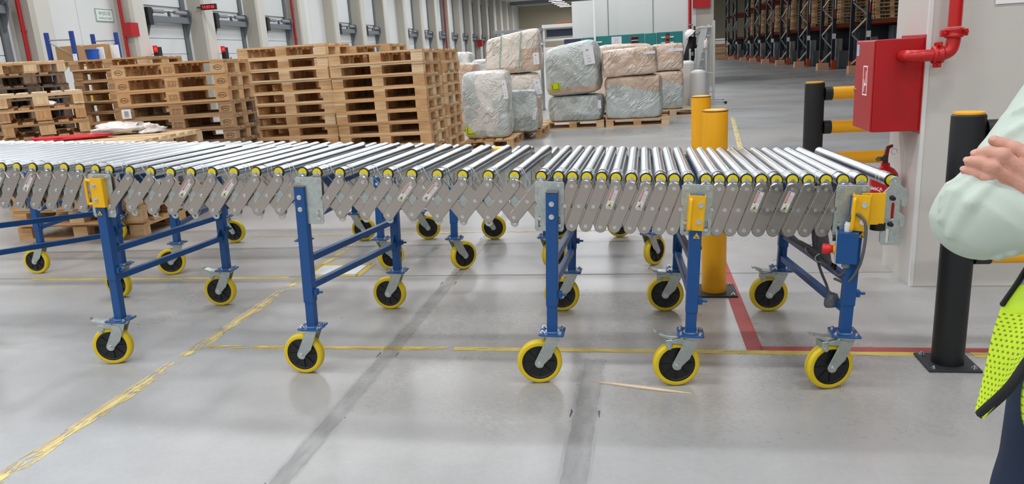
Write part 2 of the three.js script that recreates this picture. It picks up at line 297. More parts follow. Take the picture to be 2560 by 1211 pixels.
G.axle = merge([at(G.boltBig, -.062, -.128, .032), at(G.boltBig, -.062, -.128, -.032, PI)]);
G.brake = (() => {
  const pedal = plate([[-.02, 0], [-.1, .01], [-.135, .022], [-.137, .018], [-.1, -.004], [-.02, -.02]], .05, .001);
  const side = plate([[.0, -.02], [-.055, -.004], [-.09, -.012], [-.09, -.024], [-.05, -.03], [-.02, -.05], [.005, -.06]], .003, .0005);
  return merge([at(pedal, 0, -.004, 0), at(side, .004, 0, .033), at(side, .004, 0, -.033), at(rbox(.028, .034, .056, .004), -.095, -.028, 0), at(cyl(.008, .07, 10), -.095, -.045, 0, PI / 2), at(rbox(.006, .012, .03, .002), -.15, .022, 0, 0, 0, .5)]);
})();
G.basePlate = (() => plate([...arc(.046, .046, .008, 0, PI / 2, 4), ...arc(-.046, .046, .008, PI / 2, PI, 4), ...arc(-.046, -.046, .008, PI, 1.5 * PI, 4), ...arc(.046, -.046, .008, 1.5 * PI, 2 * PI, 4)], .007, .0012).rotateX(-PI / 2))();
G.baseBolts = merge([[-1, -1], [1, -1], [-1, 1], [1, 1]].map(([a, b]) => at(G.boltBig, a * .04, .003, b * .032, -PI / 2)));
T.label = canvasTex(96, 256, (c, w, h) => { c.fillStyle = '#d9d8d6'; c.fillRect(0, 0, w, h); c.fillStyle = '#b0262b'; c.fillRect(8, 8, 26, 150); c.save(); c.translate(27, 152); c.rotate(-PI / 2); c.fillStyle = '#f4dada'; c.font = 'bold 19px sans-serif'; c.fillText('! OSTRZEŻENIE', 4, 0); c.fillStyle = '#555'; c.font = '10px sans-serif'; for (let i = 0; i < 4; i++) c.fillText('nie wkładać rąk między', 4, 22 + i * 13); c.restore(); c.fillStyle = '#c8d34a'; c.beginPath(); c.moveTo(48, 176); c.lineTo(82, 236); c.lineTo(14, 236); c.fill(); c.strokeStyle = '#333'; c.lineWidth = 5; c.stroke(); c.fillStyle = '#222'; c.fillRect(36, 208, 24, 18); });
M.label = std(0xffffff, .5, 0, { map: T.label });
T.tri = canvasTex(64, 64, (c) => { c.clearRect(0, 0, 64, 64); c.fillStyle = '#e0b43c'; c.beginPath(); c.moveTo(32, 4); c.lineTo(62, 60); c.lineTo(2, 60); c.fill(); c.fillStyle = '#222'; c.beginPath(); c.moveTo(24, 32); c.lineTo(30, 44); c.lineTo(48, 48); c.lineTo(46, 54); c.lineTo(22, 52); c.fill(); });
M.tri = std(0xffffff, .5, 0, { map: T.tri, alphaTest: .5 });
G.sticker = new THREE.BoxGeometry(.026, .085, .0006);
G.triSticker = new THREE.PlaneGeometry(.03, .028);

function conveyor(label, name, S) {
  const O = V(S.origin[0], 0, S.origin[1]);
  const grp = thing(name, label, 'conveyor', O.x, 0, O.z);
  const put = (o, p, q) => { o.position.copy(p).sub(O); if (q) o.quaternion.copy(q); return o; };
  const n = V(S.lean, 1, 0).normalize();                       // "up" of the sloping conveyor
  const ax = S.x.map((x) => ({ N: V(x, S.y(x), S.zn(x)), F: V(x + S.skew(x), S.y(x), S.zf(x)) }));
  const plateAt = new Map(); S.stands.forEach((s) => plateAt.set(s.roller, s));
  const mid = (i, j) => plateAt.has(Math.max(i, j));           // plates join roller k-1 and k
  ax.forEach((a, i) => {
    const d = a.N.clone().sub(a.F), L = d.length(); d.normalize();
    const q = new THREE.Quaternion().setFromUnitVectors(V(0, 0, 1), d);
    const r = part(grp, 'roller', G.roller, M.roller); put(r, a.N, q); r.scale.z = L / .87;
    part(r, 'bearing_seal', G.seal, M.seal, 0, 0, -.001);
    part(r, 'end_cap', G.cap, M.capYellow, 0, 0, .003);
    for (const zz of [-.056, -.088]) part(r, 'belt_ring', G.ring, M.white, 0, 0, zz);
    for (const side of S.sides) {
      if (S.hook && i === ax.length - 1) continue;
      const near = side > 0, P = near ? a.N : a.F, z = (k) => P.z + side * (.006 + k), yaw = near ? 0 : PI;
      const tilt = Math.atan2(-S.lean, 1);
      const br = part(grp, 'bracket_plate', G.bracket, M.galv, 0, 0, 0, 0, yaw, near ? tilt : -tilt); br.position.copy(V(P.x, P.y - .004, z(.003))).sub(O);
      part(br, 'axle_bolt', G.bolt, M.bolt, 0, .002, .0016);
      const top = (j) => { const q2 = near ? ax[j].N : ax[j].F; return q2.clone().addScaledVector(n, -.035); };
      const bot = (i2, j) => { const p1 = top(i2), p2 = top(j), sp = p1.distanceTo(p2); return p2.addScaledVector(n, -Math.sqrt(Math.max(.0004, LINK * LINK - sp * sp))); };
      for (const [j, layer] of [[i + 1, 0], [i - 1, 1]]) {
        if (j < 0 || j >= ax.length - (S.hook ? 1 : 0) || mid(i, j)) continue;
        const A = top(i), B = bot(i, j), dd = B.clone().sub(A).normalize(); A.z = z(.0085 + layer * .005); 
        const ang = Math.atan2(dd.x, -dd.y);
        const lk = part(grp, 'scissor_link', G.link, M.link, A.x - O.x, A.y, A.z - O.z, 0, yaw, near ? ang : -ang);
        if (layer === 1 && near) for (const ry of [0, -LINK / 2, -LINK]) part(lk, 'rivet', G.bolt, M.bolt, 0, ry, .0025);
        if (near && layer === 1 && S.stickers.includes(i)) part(lk, 'warning_label', G.sticker, M.label, .003, -.052, .0023);
      }
    }
  });
  if (S.belts) for (let i = 0; i + 1 < ax.length; i++) {       // round elastic belt from each roller down to the shaft beneath
    const zo = i % 2 ? .056 : .088, a = ax[i].N.clone().addScaledVector(ax[i].F.clone().sub(ax[i].N).normalize(), zo).sub(O), h = Math.min(.05, (ax[i + 1].N.x - ax[i].N.x) * .5), pts = [];
    for (let k = 0; k <= 8; k++) { const q = .15 * PI + PI * .85 * k / 8; pts.push(V(a.x + Math.cos(q) * .0262, a.y + Math.sin(q) * .0262, a.z)); }
    for (let k = 0; k <= 4; k++) { const q = PI + PI * k / 4; pts.push(V(a.x + h + Math.cos(q) * .009, a.y - .075 + Math.sin(q) * .009, a.z)); }
    part(grp, 'drive_belt', new THREE.TubeGeometry(new THREE.CatmullRomCurve3(pts, true, 'catmullrom', .15), 40, .0016, 5, true), i % 4 === 3 ? M.cableDark : M.belt);
  }
  for (const s of S.stands) {
    for (const side of [1, -1]) {
      const near = side > 0, e = near ? s.near : s.far;
      const i = s.roller, pa = near ? ax[i].N : ax[i].F, pb = near ? ax[i - 1].N : ax[i - 1].F;
      const z = pa.z + side * .028, yaw = near ? 0 : PI, tl = Math.atan2(-s.tilt, 1);
      const mp = part(grp, 'mount_plate', G.mount, M.galv, 0, 0, 0, 0, yaw, (near ? 1 : -1) * Math.atan2(-S.lean, 1)); mp.position.copy(V((pa.x + pb.x) / 2, (pa.y + pb.y) / 2 - .031, z)).sub(O);
      for (const [u, w] of [[-.04, 0], [.04, 0], [-.042, -.145], [.042, -.175]]) part(mp, 'bolt', G.bolt, M.bolt, u, w, .002);
      const foot = V(e[0], .236, e[1]), up = V(s.tilt, 1, 0).normalize(), topY = pa.y - .058;
      const Lg = (topY - foot.y) / up.y, at2 = (h) => foot.clone().addScaledVector(up, (h - foot.y) / up.y);
      const qa = new THREE.Quaternion().setFromEuler(new THREE.Euler(0, 0, tl));
      const jy = s.joint || .4;
      const leg = put(part(grp, 'leg', rbox(.05, (topY - jy) / up.y, .046, .004), M.blue), at2((topY + jy) / 2), qa);
      part(leg, 'inner_tube', rbox(.044, (jy - foot.y) / up.y + .05, .04, .004), M.blue, 0, -(topY - foot.y) / 2 / up.y + .02, 0);
      const half = (topY - jy) / 2 / up.y;
      if (!s.handle || !near) part(leg, 'bolt', merge([-.045, -.1].map((y) => at(G.boltBig, 0, half + y, side * .023, near ? 0 : PI, 0, 0))), M.bolt);
      part(leg, 'top_cap', rbox(.052, .006, .048, .002), M.greyDark, 0, half + .003, 0);
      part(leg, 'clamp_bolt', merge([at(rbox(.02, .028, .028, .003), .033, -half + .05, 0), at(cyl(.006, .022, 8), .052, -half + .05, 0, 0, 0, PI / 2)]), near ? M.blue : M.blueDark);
      const bp = put(part(grp, 'base_plate', G.basePlate, M.blue), foot, qa);
      for (const [u, w] of [[-1, -1], [1, -1], [-1, 1], [1, 1]]) part(bp, 'bolt', G.boltBig, M.bolt, u * .04, .003, w * .032, -PI / 2);
      const c = part(grp, 'caster', G.fork, M.galv); c.position.copy(V(e[0], .228, e[1])).sub(O); c.rotation.y = near ? s.swivel[0] : s.swivel[1];
      part(c, 'caster_plate', G.topPlate, M.galv, 0, -.013, 0);
      part(c, 'wheel_hub', G.hub, M.hub, -.062, -.128, 0); part(c, 'tyre', G.tyre, M.tyre, -.062, -.128, 0);
      part(c, 'axle', G.axle, M.bolt); part(c, 'tread_seam', G.seam, M.tread, -.062, -.128, 0);
      if (s.brake[near ? 0 : 1]) part(c, 'brake', G.brake, M.galv);
      s[near ? 'A' : 'B'] = at2;
    }
    for (const [hn, hf] of s.bars) {
      const a = s.A(hn), b = s.B(hf);
      const m = part(grp, 'crossbar', beam(a, b, .03, .03), M.blue); m.position.set(-O.x, 0, -O.z);
      const gus = plate([[0, 0], [.05, 0], [0, .05]], .006);
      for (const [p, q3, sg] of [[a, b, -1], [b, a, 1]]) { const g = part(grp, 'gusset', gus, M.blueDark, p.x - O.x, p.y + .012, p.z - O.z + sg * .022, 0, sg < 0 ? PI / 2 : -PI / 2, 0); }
    }
  }
  return { grp, put, O, ax };
}
const pick = (a) => a;
// front conveyor
const fx = [.958, .846, .778, .714, .648, .586, .525, .466, .409, .354, .301, .248, .178, .121, .066, .006, -.055, -.118, -.178, -.24, -.301, -.36, -.433, -.549, -.663, -.776, -.889, -1.005, -1.114, -1.225, -1.338, -1.446, -1.514, -1.63, -1.741, -1.851, -1.959, -2.066, -2.17, -2.272, -2.38, -2.487, -2.558, -2.642, -2.725, -2.811, -2.896, -2.983, -3.066, -3.15, -3.235, -3.32, -3.405, -3.49, -3.56, -3.645, -3.73, -3.815].reverse();
const iOf = (x) => fx.findIndex((v) => Math.abs(v - x) < .004);
const curveAt = (x) => (x < -.5 ? -.026 * (x + .5) ** 2 : 0), kOf = (x) => { let k = 1; for (let i = 0; i < 6; i++) k = (3.1 - curveAt(x * k)) / 3.1; return k; };   // the left end swings away from the straight line
const curve = (x) => (x < -.5 ? -.026 * (x + .5) ** 2 : 0);
const front = conveyor('nearest flexible roller conveyor on blue legs with yellow casters, stretched across the foreground', 'roller_conveyor', {
  origin: [-.9, -3.55], hook: 1, belts: 1, lean: .05, sides: [1, -1], x: fx.map((x) => x * kOf(x)),
  y: (x) => interp([[-3.9, 1.088], [-3.066, 1.05], [-2.725, 1.036], [-2.17, .994], [-1.63, .98], [-1.114, .954], [-.549, .926], [-.24, .912], [.006, .897], [.354, .883], [.648, .872], [.85, .866], [.96, .862]].map(([a, b]) => [a * kOf(a), 1.42 - (1.42 - b) * kOf(a)]), x),
  zn: (x) => -3.1 + curve(x), zf: (x) => -3.975 + curve(x),
  skew: (x) => interp([[-3.9, .11], [-3, .09], [-1.3, .06], [-.5, .034], [0, 0], [.25, -.009], [.65, -.034], [.965, -.08]], x),
  stickers: [1053, 1133, 1540, 1615, 1903, 1981].map((v, k) => iOf([-1.005, -.889, -.118, .006, .466, .586][k])).concat([iOf(-2.066), iOf(-1.851), iOf(-2.896), iOf(-3.066)]),
  stands: [
    { roller: iOf(.846), near: [.802, -3.055], far: [.713, -4.0], tilt: .045, swivel: [.3, .08], brake: [1, 1], joint: .36, handle: 1, bars: [[.465, .425], [.335, .3]] },
    { roller: iOf(.248), near: [.182, -3.05], far: [.165, -4.0], tilt: .045, swivel: [.16, .05], brake: [1, 1], joint: .33, handle: 1, bars: [[.55, .46], [.395, .335]] },
    { roller: iOf(-.36), near: [-.412, -3.05], far: [-.412, -4.0], tilt: .045, swivel: [.13, .03], brake: [0, 0], joint: .36, bars: [[.555, .475], [.448, .355]] },
    { roller: iOf(-1.446), near: [-1.565, -3.1], far: [-1.45, -4.03], tilt: .045, swivel: [-.05, 0], brake: [0, 0], joint: .36, bars: [[.567, .54], [.436, .4]] },
    { roller: iOf(-2.487), near: [-2.66, -3.19], far: [-2.597, -4.1], tilt: .045, swivel: [.2, .1], brake: [1, 1], joint: .45, handle: 1, bars: [[.6, .576], [.458, .441]] },
    { roller: iOf(-3.49), near: [-3.66, -3.34], far: [-3.45, -4.25], tilt: .045, swivel: [-.2, -.15], brake: [0, 0], joint: .45, bars: [[.69, .595], [.535, .446]] },
  ],
});
{ // yellow handles, hook plates, control box and cables of the front conveyor
  const g = front.grp, O = front.O, P = (o, x, y, z) => (o.position.set(x - O.x, y, z - O.z), o);
  const handleGeo = tube([V(-.01, -.055, .006), V(-.01, -.058, .03), V(-.01, -.05, .042), V(-.01, .05, .042), V(-.01, .058, .03), V(-.01, .055, .006)], .0075, 10, 40);
  const wrap = merge([at(rbox(.062, .145, .004, .0015), 0, 0, .027), at(rbox(.004, .145, .056, .0015), -.031, 0, 0), at(rbox(.004, .145, .04, .0015), .031, 0, .008)]);
  const triGeo = G.triSticker;
  const set = (x, y, z, yaw, tilt, dx) => {
    const h = P(part(g, 'handle_bracket', wrap, M.yellow, 0, 0, 0, 0, yaw, tilt), x, y, z);
    part(h, 'handle', handleGeo, M.yellow, -.016, 0, .022, 0, dx, 0);
    part(h, 'bolt', merge([at(G.boltBig, .014, .035, .029), at(G.boltBig, .014, -.035, .029)]), M.bolt);
    return h;
  };
  set(.205, .762, -3.05, 0, -.08, 0);
  P(part(g, 'warning_sticker', triGeo, M.tri), .206, .668, -3.0265).rotation.z = -.08;
  // left stand: handle turned sideways
  const hl = P(part(g, 'handle_bracket', wrap, M.yellow, 0, 0, 0, 0, 0, -.04), -2.625, .9, -3.185);
  part(hl, 'handle', handleGeo, M.yellow, -.03, 0, .022, 0, -PI / 2 - .1, 0);
  part(hl, 'bolt', merge([at(G.boltBig, -.012, .035, .029), at(G.boltBig, -.012, -.035, .029)]), M.bolt);
  P(part(g, 'warning_sticker', triGeo, M.tri), -2.637, .8, -3.1635).rotation.z = -.04;
  // right end: handle with a long plate to the hook plate
  set(.838, .748, -3.05, -.35, -.06, .15);
  P(part(g, 'warning_sticker', triGeo, M.tri), .842, .66, -3.0265).rotation.z = -.08;
  P(part(g, 'end_plate', rbox(.09, .128, .005, .002), M.yellow, 0, 0, 0, 0, .04, -.02), .885, .757, -3.058);
  const hook = [[-.012, .045], ...arc(0, .045, .02, PI, 0, 8), [.02, .03], [.052, .008], [.052, -.018], [.05, -.05], [.042, -.056], [.032, -.05], [.032, -.03], [.024, -.022], [.024, -.075], [.048, -.095], [.048, -.13], [.04, -.138], [.03, -.132], [.03, -.115], [.022, -.108], [.022, -.16], [.045, -.18], [.045, -.2], [.038, -.21], [-.03, -.21], [-.04, -.195], [-.04, .0], [-.03, .012], [-.02, .022]];
  const hookGeo = plate(hook, .005, .001, [slot(-.012, -.195, -.15, .007), slot(0, -.1, -.045, .007), arc(-.006, -.02, .011, 0, 2 * PI, 12), arc(-.006, -.125, .011, 0, 2 * PI, 12)]);
  const end = front.ax[front.ax.length - 1];
  const hp = P(part(g, 'hook_plate', hookGeo, M.galv, 0, 0, 0, 0, .05, -.02), end.N.x + .004, end.N.y - .045, end.N.z + .03);
  part(hp, 'axle_bolt', G.bolt, M.bolt, 0, .045, .003);
  for (const y of [-.02, -.125]) part(hp, 'bolt_stub', at(cyl(.008, .034, 12), 0, 0, 0, PI / 2), M.black, -.006, y, .004);
  P(part(g, 'hook_plate', hookGeo, M.galv), end.F.x, end.F.y - .045, end.F.z - .008);
  P(part(g, 'end_plate', rbox(.115, .128, .005, .002), M.yellow), .8, .757, -4.0);
  P(part(g, 'rubber_buffer', cyl(.03, .03, 18), M.black), .915, .682, -3.085);
  // control box with stop button
  const cb = P(part(g, 'control_box', rbox(.078, .128, .07, .003), M.blue, 0, 0, 0, 0, -.22, -.02), .79, .61, -3.035);
  part(cb, 'box_lid', rbox(.004, .126, .068, .001), M.plate, -.041, 0, 0);
  const es = part(cb, 'stop_button', new THREE.LatheGeometry([[0, .05], [.016, .049], [.021, .044], [.021, .02], [.015, .016], [.015, 0], [0, 0]].map(([a, b]) => new THREE.Vector2(a, b)), 24), M.redBright, -.043, -.012, .004, 0, 0, PI / 2);
  part(es, 'collar', cyl(.021, .006, 20), M.yellow, 0, .004, 0);
  part(cb, 'push_button', cyl(.012, .014, 18), M.black, -.048, .034, .004, 0, 0, PI / 2);
  part(cb, 'cable_gland', merge([at(cyl(.0165, .012, 6), 0, .006, 0), at(cyl(.015, .018, 18), 0, .02, 0), at(cyl(.012, .01, 18), 0, .033, 0)]), M.white, 0, .064, 0);
  part(cb, 'lower_gland', cyl(.016, .022, 14), M.grey, .0, -.073, 0);
  part(g, 'cable', tube([V(.79, .71, -3.035), V(.796, .735, -3.03), V(.815, .745, -3.02), V(.838, .725, -3.0), V(.846, .68, -2.995), V(.842, .6, -2.998), V(.83, .53, -3.01), V(.8, .46, -3.04), V(.77, .45, -3.12)], .006, 8, 60), M.cable, -O.x, 0, -O.z);
  const wires = [[[.79, .535, -3.035], [.79, .5, -3.05], [.775, .475, -3.09], [.765, .485, -3.16], [.757, .49, -3.3], [.748, .5, -3.4], [.742, .6, -3.42], [.738, .7, -3.42]], [[.742, .7, -3.44], [.746, .58, -3.42], [.748, .49, -3.36], [.756, .43, -3.3], [.768, .385, -3.24], [.772, .35, -3.2]]];
  wires.forEach((w, i) => part(g, 'cable', tube(w.map((q) => V(...q)), .006, 8, 60), i ? M.cableDark : M.cable, -O.x, 0, -O.z));
  for (let k = 0; k < 5; k++) part(g, 'cable', tube(Array.from({ length: 9 }, (_, i) => V(.772 - .011 * i + rr(-.008, .008), .487 - .004 * i + rr(-.01, .01) + k * .007, -3.14 - .1 * i)), .006, 7, 50), k % 2 ? M.cable : M.cableDark, -O.x, 0, -O.z);
  for (let k = 0; k < 3; k++) part(g, 'cable', tube([V(.735 + k * .012, .72, -3.4), V(.738 + k * .012, .62, -3.41), V(.742 + k * .008, .54, -3.4), V(.75, .5, -3.36 + k * .02)], .006, 7, 30), k % 2 ? M.cable : M.cableDark, -O.x, 0, -O.z);
  part(g, 'plug_cover', plate([[-.03, .07], [.0, .09], [.025, .06], [.04, -.02], [.05, -.09], [.02, -.1], [-.015, -.04]], .03, .006), M.greyDark, .775 - O.x, .53, -3.44 - O.z, 0, .2, 0);
  part(g, 'plug_cover', lump(.034, .045, .03, 207, .3), M.greyDark, .775 - O.x, .335, -3.16 - O.z, 0, 0, .2);
  for (const [y, z] of [[.49, -3.3], [.48, -3.5], [.6, -3.42]]) part(g, 'cable_tie', new THREE.TorusGeometry(.022, .002, 6, 16), M.white, .752 - O.x, y, z - O.z, y > .55 ? PI / 2 : .3, 0, 0);
  // long blue side rails of the drive units that show between the stretched rollers
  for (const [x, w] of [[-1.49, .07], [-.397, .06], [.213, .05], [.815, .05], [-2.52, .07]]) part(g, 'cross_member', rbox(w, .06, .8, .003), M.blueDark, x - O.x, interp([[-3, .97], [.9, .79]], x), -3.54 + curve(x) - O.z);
}
// rear conveyor
const bx = []; for (let x = .03; x > -5.7; x -= x > -.5 ? .075 : .098) bx.push(x); bx.reverse();
const bi = (x) => { let b = 0; bx.forEach((v, i) => { if (Math.abs(v - x) < Math.abs(bx[b] - x)) b = i; }); return b; };
const rearStand = (x, xf, z, zf, sw, br = [0, 0]) => ({ roller: bi(x + .04), near: [x, z], far: [xf, zf], tilt: .05, swivel: sw, brake: br, joint: .34, bars: [[.5, .52], [.36, .38]] });
const rear = conveyor('second flexible roller conveyor standing behind the nearest one, in front of the pallet stacks', 'roller_conveyor', {
  origin: [-2.7, -5.28], lean: .06, sides: [1, -1], x: bx,
  y: (x) => interp([[-5.6, .955], [-3.8, .875], [-3.1, .85], [-1.8, .785], [-1.14, .735], [-.03, .672]], x),
  zn: () => -4.9, zf: () => -5.7, skew: () => 0, stickers: [],
  stands: [
    rearStand(.02, -.26, -4.88, -5.72, [4.05, 3.3], [1, 0]), rearStand(-.66, -.75, -4.82, -5.72, [4.0, 3.3]), rearStand(-1.30, -1.27, -4.82, -5.72, [3.95, 3.2]),
    rearStand(-1.84, -1.83, -4.84, -5.75, [3.95, 3.3]), rearStand(-2.42, -2.39, -4.84, -5.75, [1.95, 3.2]), rearStand(-3.42, -3.58, -4.82, -5.75, [.45, 3.2]), rearStand(-4.62, -4.72, -4.86, -5.9, [.08, .2]),
  ],
});
{
  const g = rear.grp, O = rear.O;
  part(g, 'drive_box', rbox(.13, .12, .1, .006), M.plate, -3.28 - O.x, .53, -4.9 - O.z);
  part(g, 'drive_box', rbox(.16, .13, .12, .006), std(0x232038, .5), -3.12 - O.x, .52, -5.0 - O.z);
  part(g, 'yellow_motor', rbox(.07, .16, .1, .01), M.yellow, -.93 - O.x, .78, -4.75 - O.z);
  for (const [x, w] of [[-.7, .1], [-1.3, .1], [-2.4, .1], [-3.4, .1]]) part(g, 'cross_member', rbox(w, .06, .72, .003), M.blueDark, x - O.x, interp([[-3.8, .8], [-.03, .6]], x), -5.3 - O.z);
}
// ---------------------------------------------------------------- bollards, barriers, hydrant
function bollard(label, x, z, h, r, mat, capMat) {
  const b = thing('bollard', label, 'bollard', x, 0, z);
  part(b, 'base_plate', rbox(.25, .01, .24, .002), M.dark, 0, .005, 0);
  part(b, 'tube', new THREE.LatheGeometry([[0, .01], [r, .01], [r, h - .006], [r - .004, h], [0, h]].map(([p, q]) => new THREE.Vector2(p, q)), 40), mat);
  part(b, 'cap', new THREE.LatheGeometry([[0, .006], [r - .012, .004], [r - .006, 0], [0, 0]].map(([p, q]) => new THREE.Vector2(p, q)), 36), capMat, 0, h, 0);
  part(b, 'seam', new THREE.TorusGeometry(r - .001, .003, 6, 40).rotateX(PI / 2), M.black, 0, h - .004, 0);
  part(b, 'anchor_bolts', merge([[-1, -1], [1, -1], [-1, 1], [1, 1]].map(([a, c]) => at(bolt(.009, .014), a * .1, .01, c * .095, -PI / 2))), M.bolt);
  return b;
}
bollard('nearer yellow bollard standing behind the rollers beside the red tape line', .395, -4.33, 1.068, .07, M.bollard, M.bollard);
bollard('farther yellow bollard half hidden behind the nearer yellow bollard', .398, -5.42, 1.08, .067, M.bollard, M.bollard);
function barrier(label, x, z, h, r, rails, len) {
  const b = thing('barrier_post', label, 'barrier', x, 0, z);
  part(b, 'base_plate', rbox(.21, .01, .2, .002), M.dark, 0, .005, 0);
  part(b, 'anchor_bolts', merge([[-1, -1], [1, -1], [-1, 1], [1, 1]].map(([a, c]) => at(bolt(.009, .014), a * .08, .01, c * .075, -PI / 2))), M.bolt);
  part(b, 'post', new THREE.LatheGeometry([[0, .01], [r, .01], [r, h - .008], [r - .006, h], [0, h]].map(([p, q]) => new THREE.Vector2(p, q)), 40), M.postBlack);
  part(b, 'cap', cyl(r - .008, .008, 36), M.bollard, 0, h + .004, 0);
  for (const [y, rr2] of rails) { part(b, 'rail', cyl(rr2, len, 28), M.bollard, r + .05 + len / 2, y, 0, 0, 0, PI / 2); part(b, 'rail_collar', cyl(rr2 + .004, .06, 28), M.postBlack, r + .03, y, 0, 0, 0, PI / 2); }
}
barrier('black post with three yellow rails standing behind the conveyor end by the aisle', 1.44, -6.78, 1.06, .08, [[.965, .054], [.68, .054], [.41, .054]], 3.0);
barrier('black barrier post standing in front of the wall behind the person', 1.298, -3.3, 1.09, .064, [[1.02, .04], [.5, .04]], 2.6);
{ // hydrant cabinet on the side face of the wall end
  const c = thing('hydrant_cabinet', 'red hydrant cabinet on the wall end with a white and red door sticker', 'fire cabinet', 1.37, 1.145, -4.615);
  part(c, 'cabinet_body', rbox(.25, .5, .36, .004), M.red, .005, 0, 0);
  part(c, 'door', rbox(.008, .492, .352, .003), M.red, -.124, 0, 0);
  part(c, 'back_flange', rbox(.006, .53, .39, .002), M.red, .125, 0, 0);
  const s1 = canvasTex(64, 240, (x, w, h) => { x.fillStyle = '#f0ecea'; x.fillRect(0, 0, w, h); x.fillStyle = '#c3242c'; x.fillRect(8, 12, 48, 216); x.save(); x.translate(26, 220); x.rotate(-PI / 2); x.fillStyle = '#fff'; x.font = 'bold 22px sans-serif'; x.fillText('HYDRANT', 10, 2); x.font = 'bold 15px sans-serif'; x.fillText('WEWNĘTRZNY', 78, 22); x.restore(); x.fillStyle = '#fff'; x.beginPath(); x.arc(36, 150, 12, 0, 7); x.fill(); });
  part(c, 'sticker', new THREE.BoxGeometry(.002, .165, .085), std(0xffffff, .5, 0, { map: s1 }), -.129, .03, .04);
  const s2 = canvasTex(64, 128, (x, w, h) => { x.fillStyle = '#a9cfe6'; x.fillRect(0, 0, w, h); x.fillStyle = '#c3242c'; x.fillRect(0, 0, w, 12); x.fillStyle = '#4a7ea0'; for (let i = 0; i < 6; i++) x.fillRect(8, 26 + i * 15, 48 - (i % 3) * 9, 4); });
  part(c, 'blue_sticker', new THREE.BoxGeometry(.002, .07, .045), std(0xffffff, .5, 0, { map: s2 }), -.129, .2, -.13);
  part(c, 'lock', cyl(.008, .012, 12), M.bolt, -.131, -.03, -.16, 0, 0, PI / 2);
  const p = thing('hydrant_pipe', 'red hydrant supply pipe with bends coming down the wall into the red cabinet', 'pipe', 1.585, 0, -4.3);
  part(p, 'riser', cyl(.032, 7.1, 24), M.redPipe, 0, 1.44 + 3.55, 0);
  part(p, 'elbow', tube([V(0, 1.42, 0), V(0, 1.37, 0), V(-.012, 1.325, 0), V(-.05, 1.305, 0), V(-.08, 1.303, 0)], .034, 18, 30), M.redPipe);
  part(p, 'branch', tube([V(-.06, 1.303, 0), V(-.12, 1.302, 0), V(-.15, 1.302, -.002), V(-.185, 1.303, -.022), V(-.2, 1.304, -.06), V(-.2, 1.304, -.13)], .031, 18, 40), M.redPipe);
  for (const [x, y, rz] of [[0, 1.41, 0], [-.07, 1.303, PI / 2]]) { const q = part(p, 'coupling', new THREE.LatheGeometry([[.03, -.026], [.044, -.024], [.046, -.012], [.04, -.008], [.04, .008], [.046, .012], [.044, .024], [.03, .026]].map(([a, b]) => new THREE.Vector2(a, b)), 28), M.redPipe, x, y, 0, 0, 0, rz); for (const sd of [-1, 1]) part(q, 'coupling_lug', merge([at(rbox(.026, .036, .026, .004), 0, 0, 0), at(cyl(.006, .07, 8), 0, 0, 0, PI / 2)]), M.redPipe, sd * .052, 0, 0); }
  part(p, 'vent', cyl(.006, .03, 8), M.bolt, -.07, 1.352, 0);
  const e = thing('fire_extinguisher', 'red fire extinguisher hanging on the wall end behind the conveyor hook plate', 'extinguisher', 1.395, .33, -4.64);
  part(e, 'body', new THREE.LatheGeometry([[0, 0], [.068, 0], [.076, .01], [.077, .03], [.077, .27], [.07, .3], [.05, .325], [.028, .337], [.024, .36], [0, .36]].map(([a, b]) => new THREE.Vector2(a, b)), 36), M.red);
  part(e, 'base_ring', cyl(.079, .035, 32), M.black, 0, .012, 0);
  const lb = canvasTex(256, 256, (x, w, h) => { x.fillStyle = '#b8141c'; x.fillRect(0, 0, w, h); x.strokeStyle = '#f2dede'; x.lineWidth = 7; x.beginPath(); x.arc(128, 140, 96, .2, 5.4); x.stroke(); x.fillStyle = '#f2e6e6'; x.font = 'bold 34px sans-serif'; x.fillText('GAŚNICA', 52, 56); x.font = '15px sans-serif'; for (let i = 0; i < 5; i++) x.fillText('zerwać zawleczkę', 62, 92 + i * 20); x.beginPath(); x.arc(96, 206, 17, 0, 7); x.arc(160, 206, 17, 0, 7); x.fill(); });
  part(e, 'label', new THREE.CylinderGeometry(.0778, .0778, .2, 30, 1, true, -2.4, 2.6), std(0xffffff, .4, 0, { map: lb, side: THREE.DoubleSide }), 0, .15, 0);
  const v = part(e, 'valve', merge([at(cyl(.014, .05, 14), 0, .38, 0), at(rbox(.05, .022, .03, .004), -.015, .385, 0)]), M.dark);
  part(v, 'lever', plate([[-.012, 0], [.0, .06], [.028, .07], [.03, .06], [.012, .05], [.006, 0]], .022, .002), std(0x7a1616, .5), .004, .395, 0);
  part(e, 'pull_ring', new THREE.TorusGeometry(.016, .0022, 8, 24), M.bolt, .045, .425, 0);
  part(e, 'gauge', cyl(.014, .016, 16), std(0x86683c, .4, .5), -.045, .386, .01, PI / 2);
  part(e, 'wall_hook', rbox(.024, .03, .03, .003), M.red, .088, .2, 0);
  single('wall_notice', rbox(.34, .26, .004, .001), M.paper, 'pale framed notice at the top edge on the wall above the person', 'notice', 1.98, 1.67, -4.405);
}
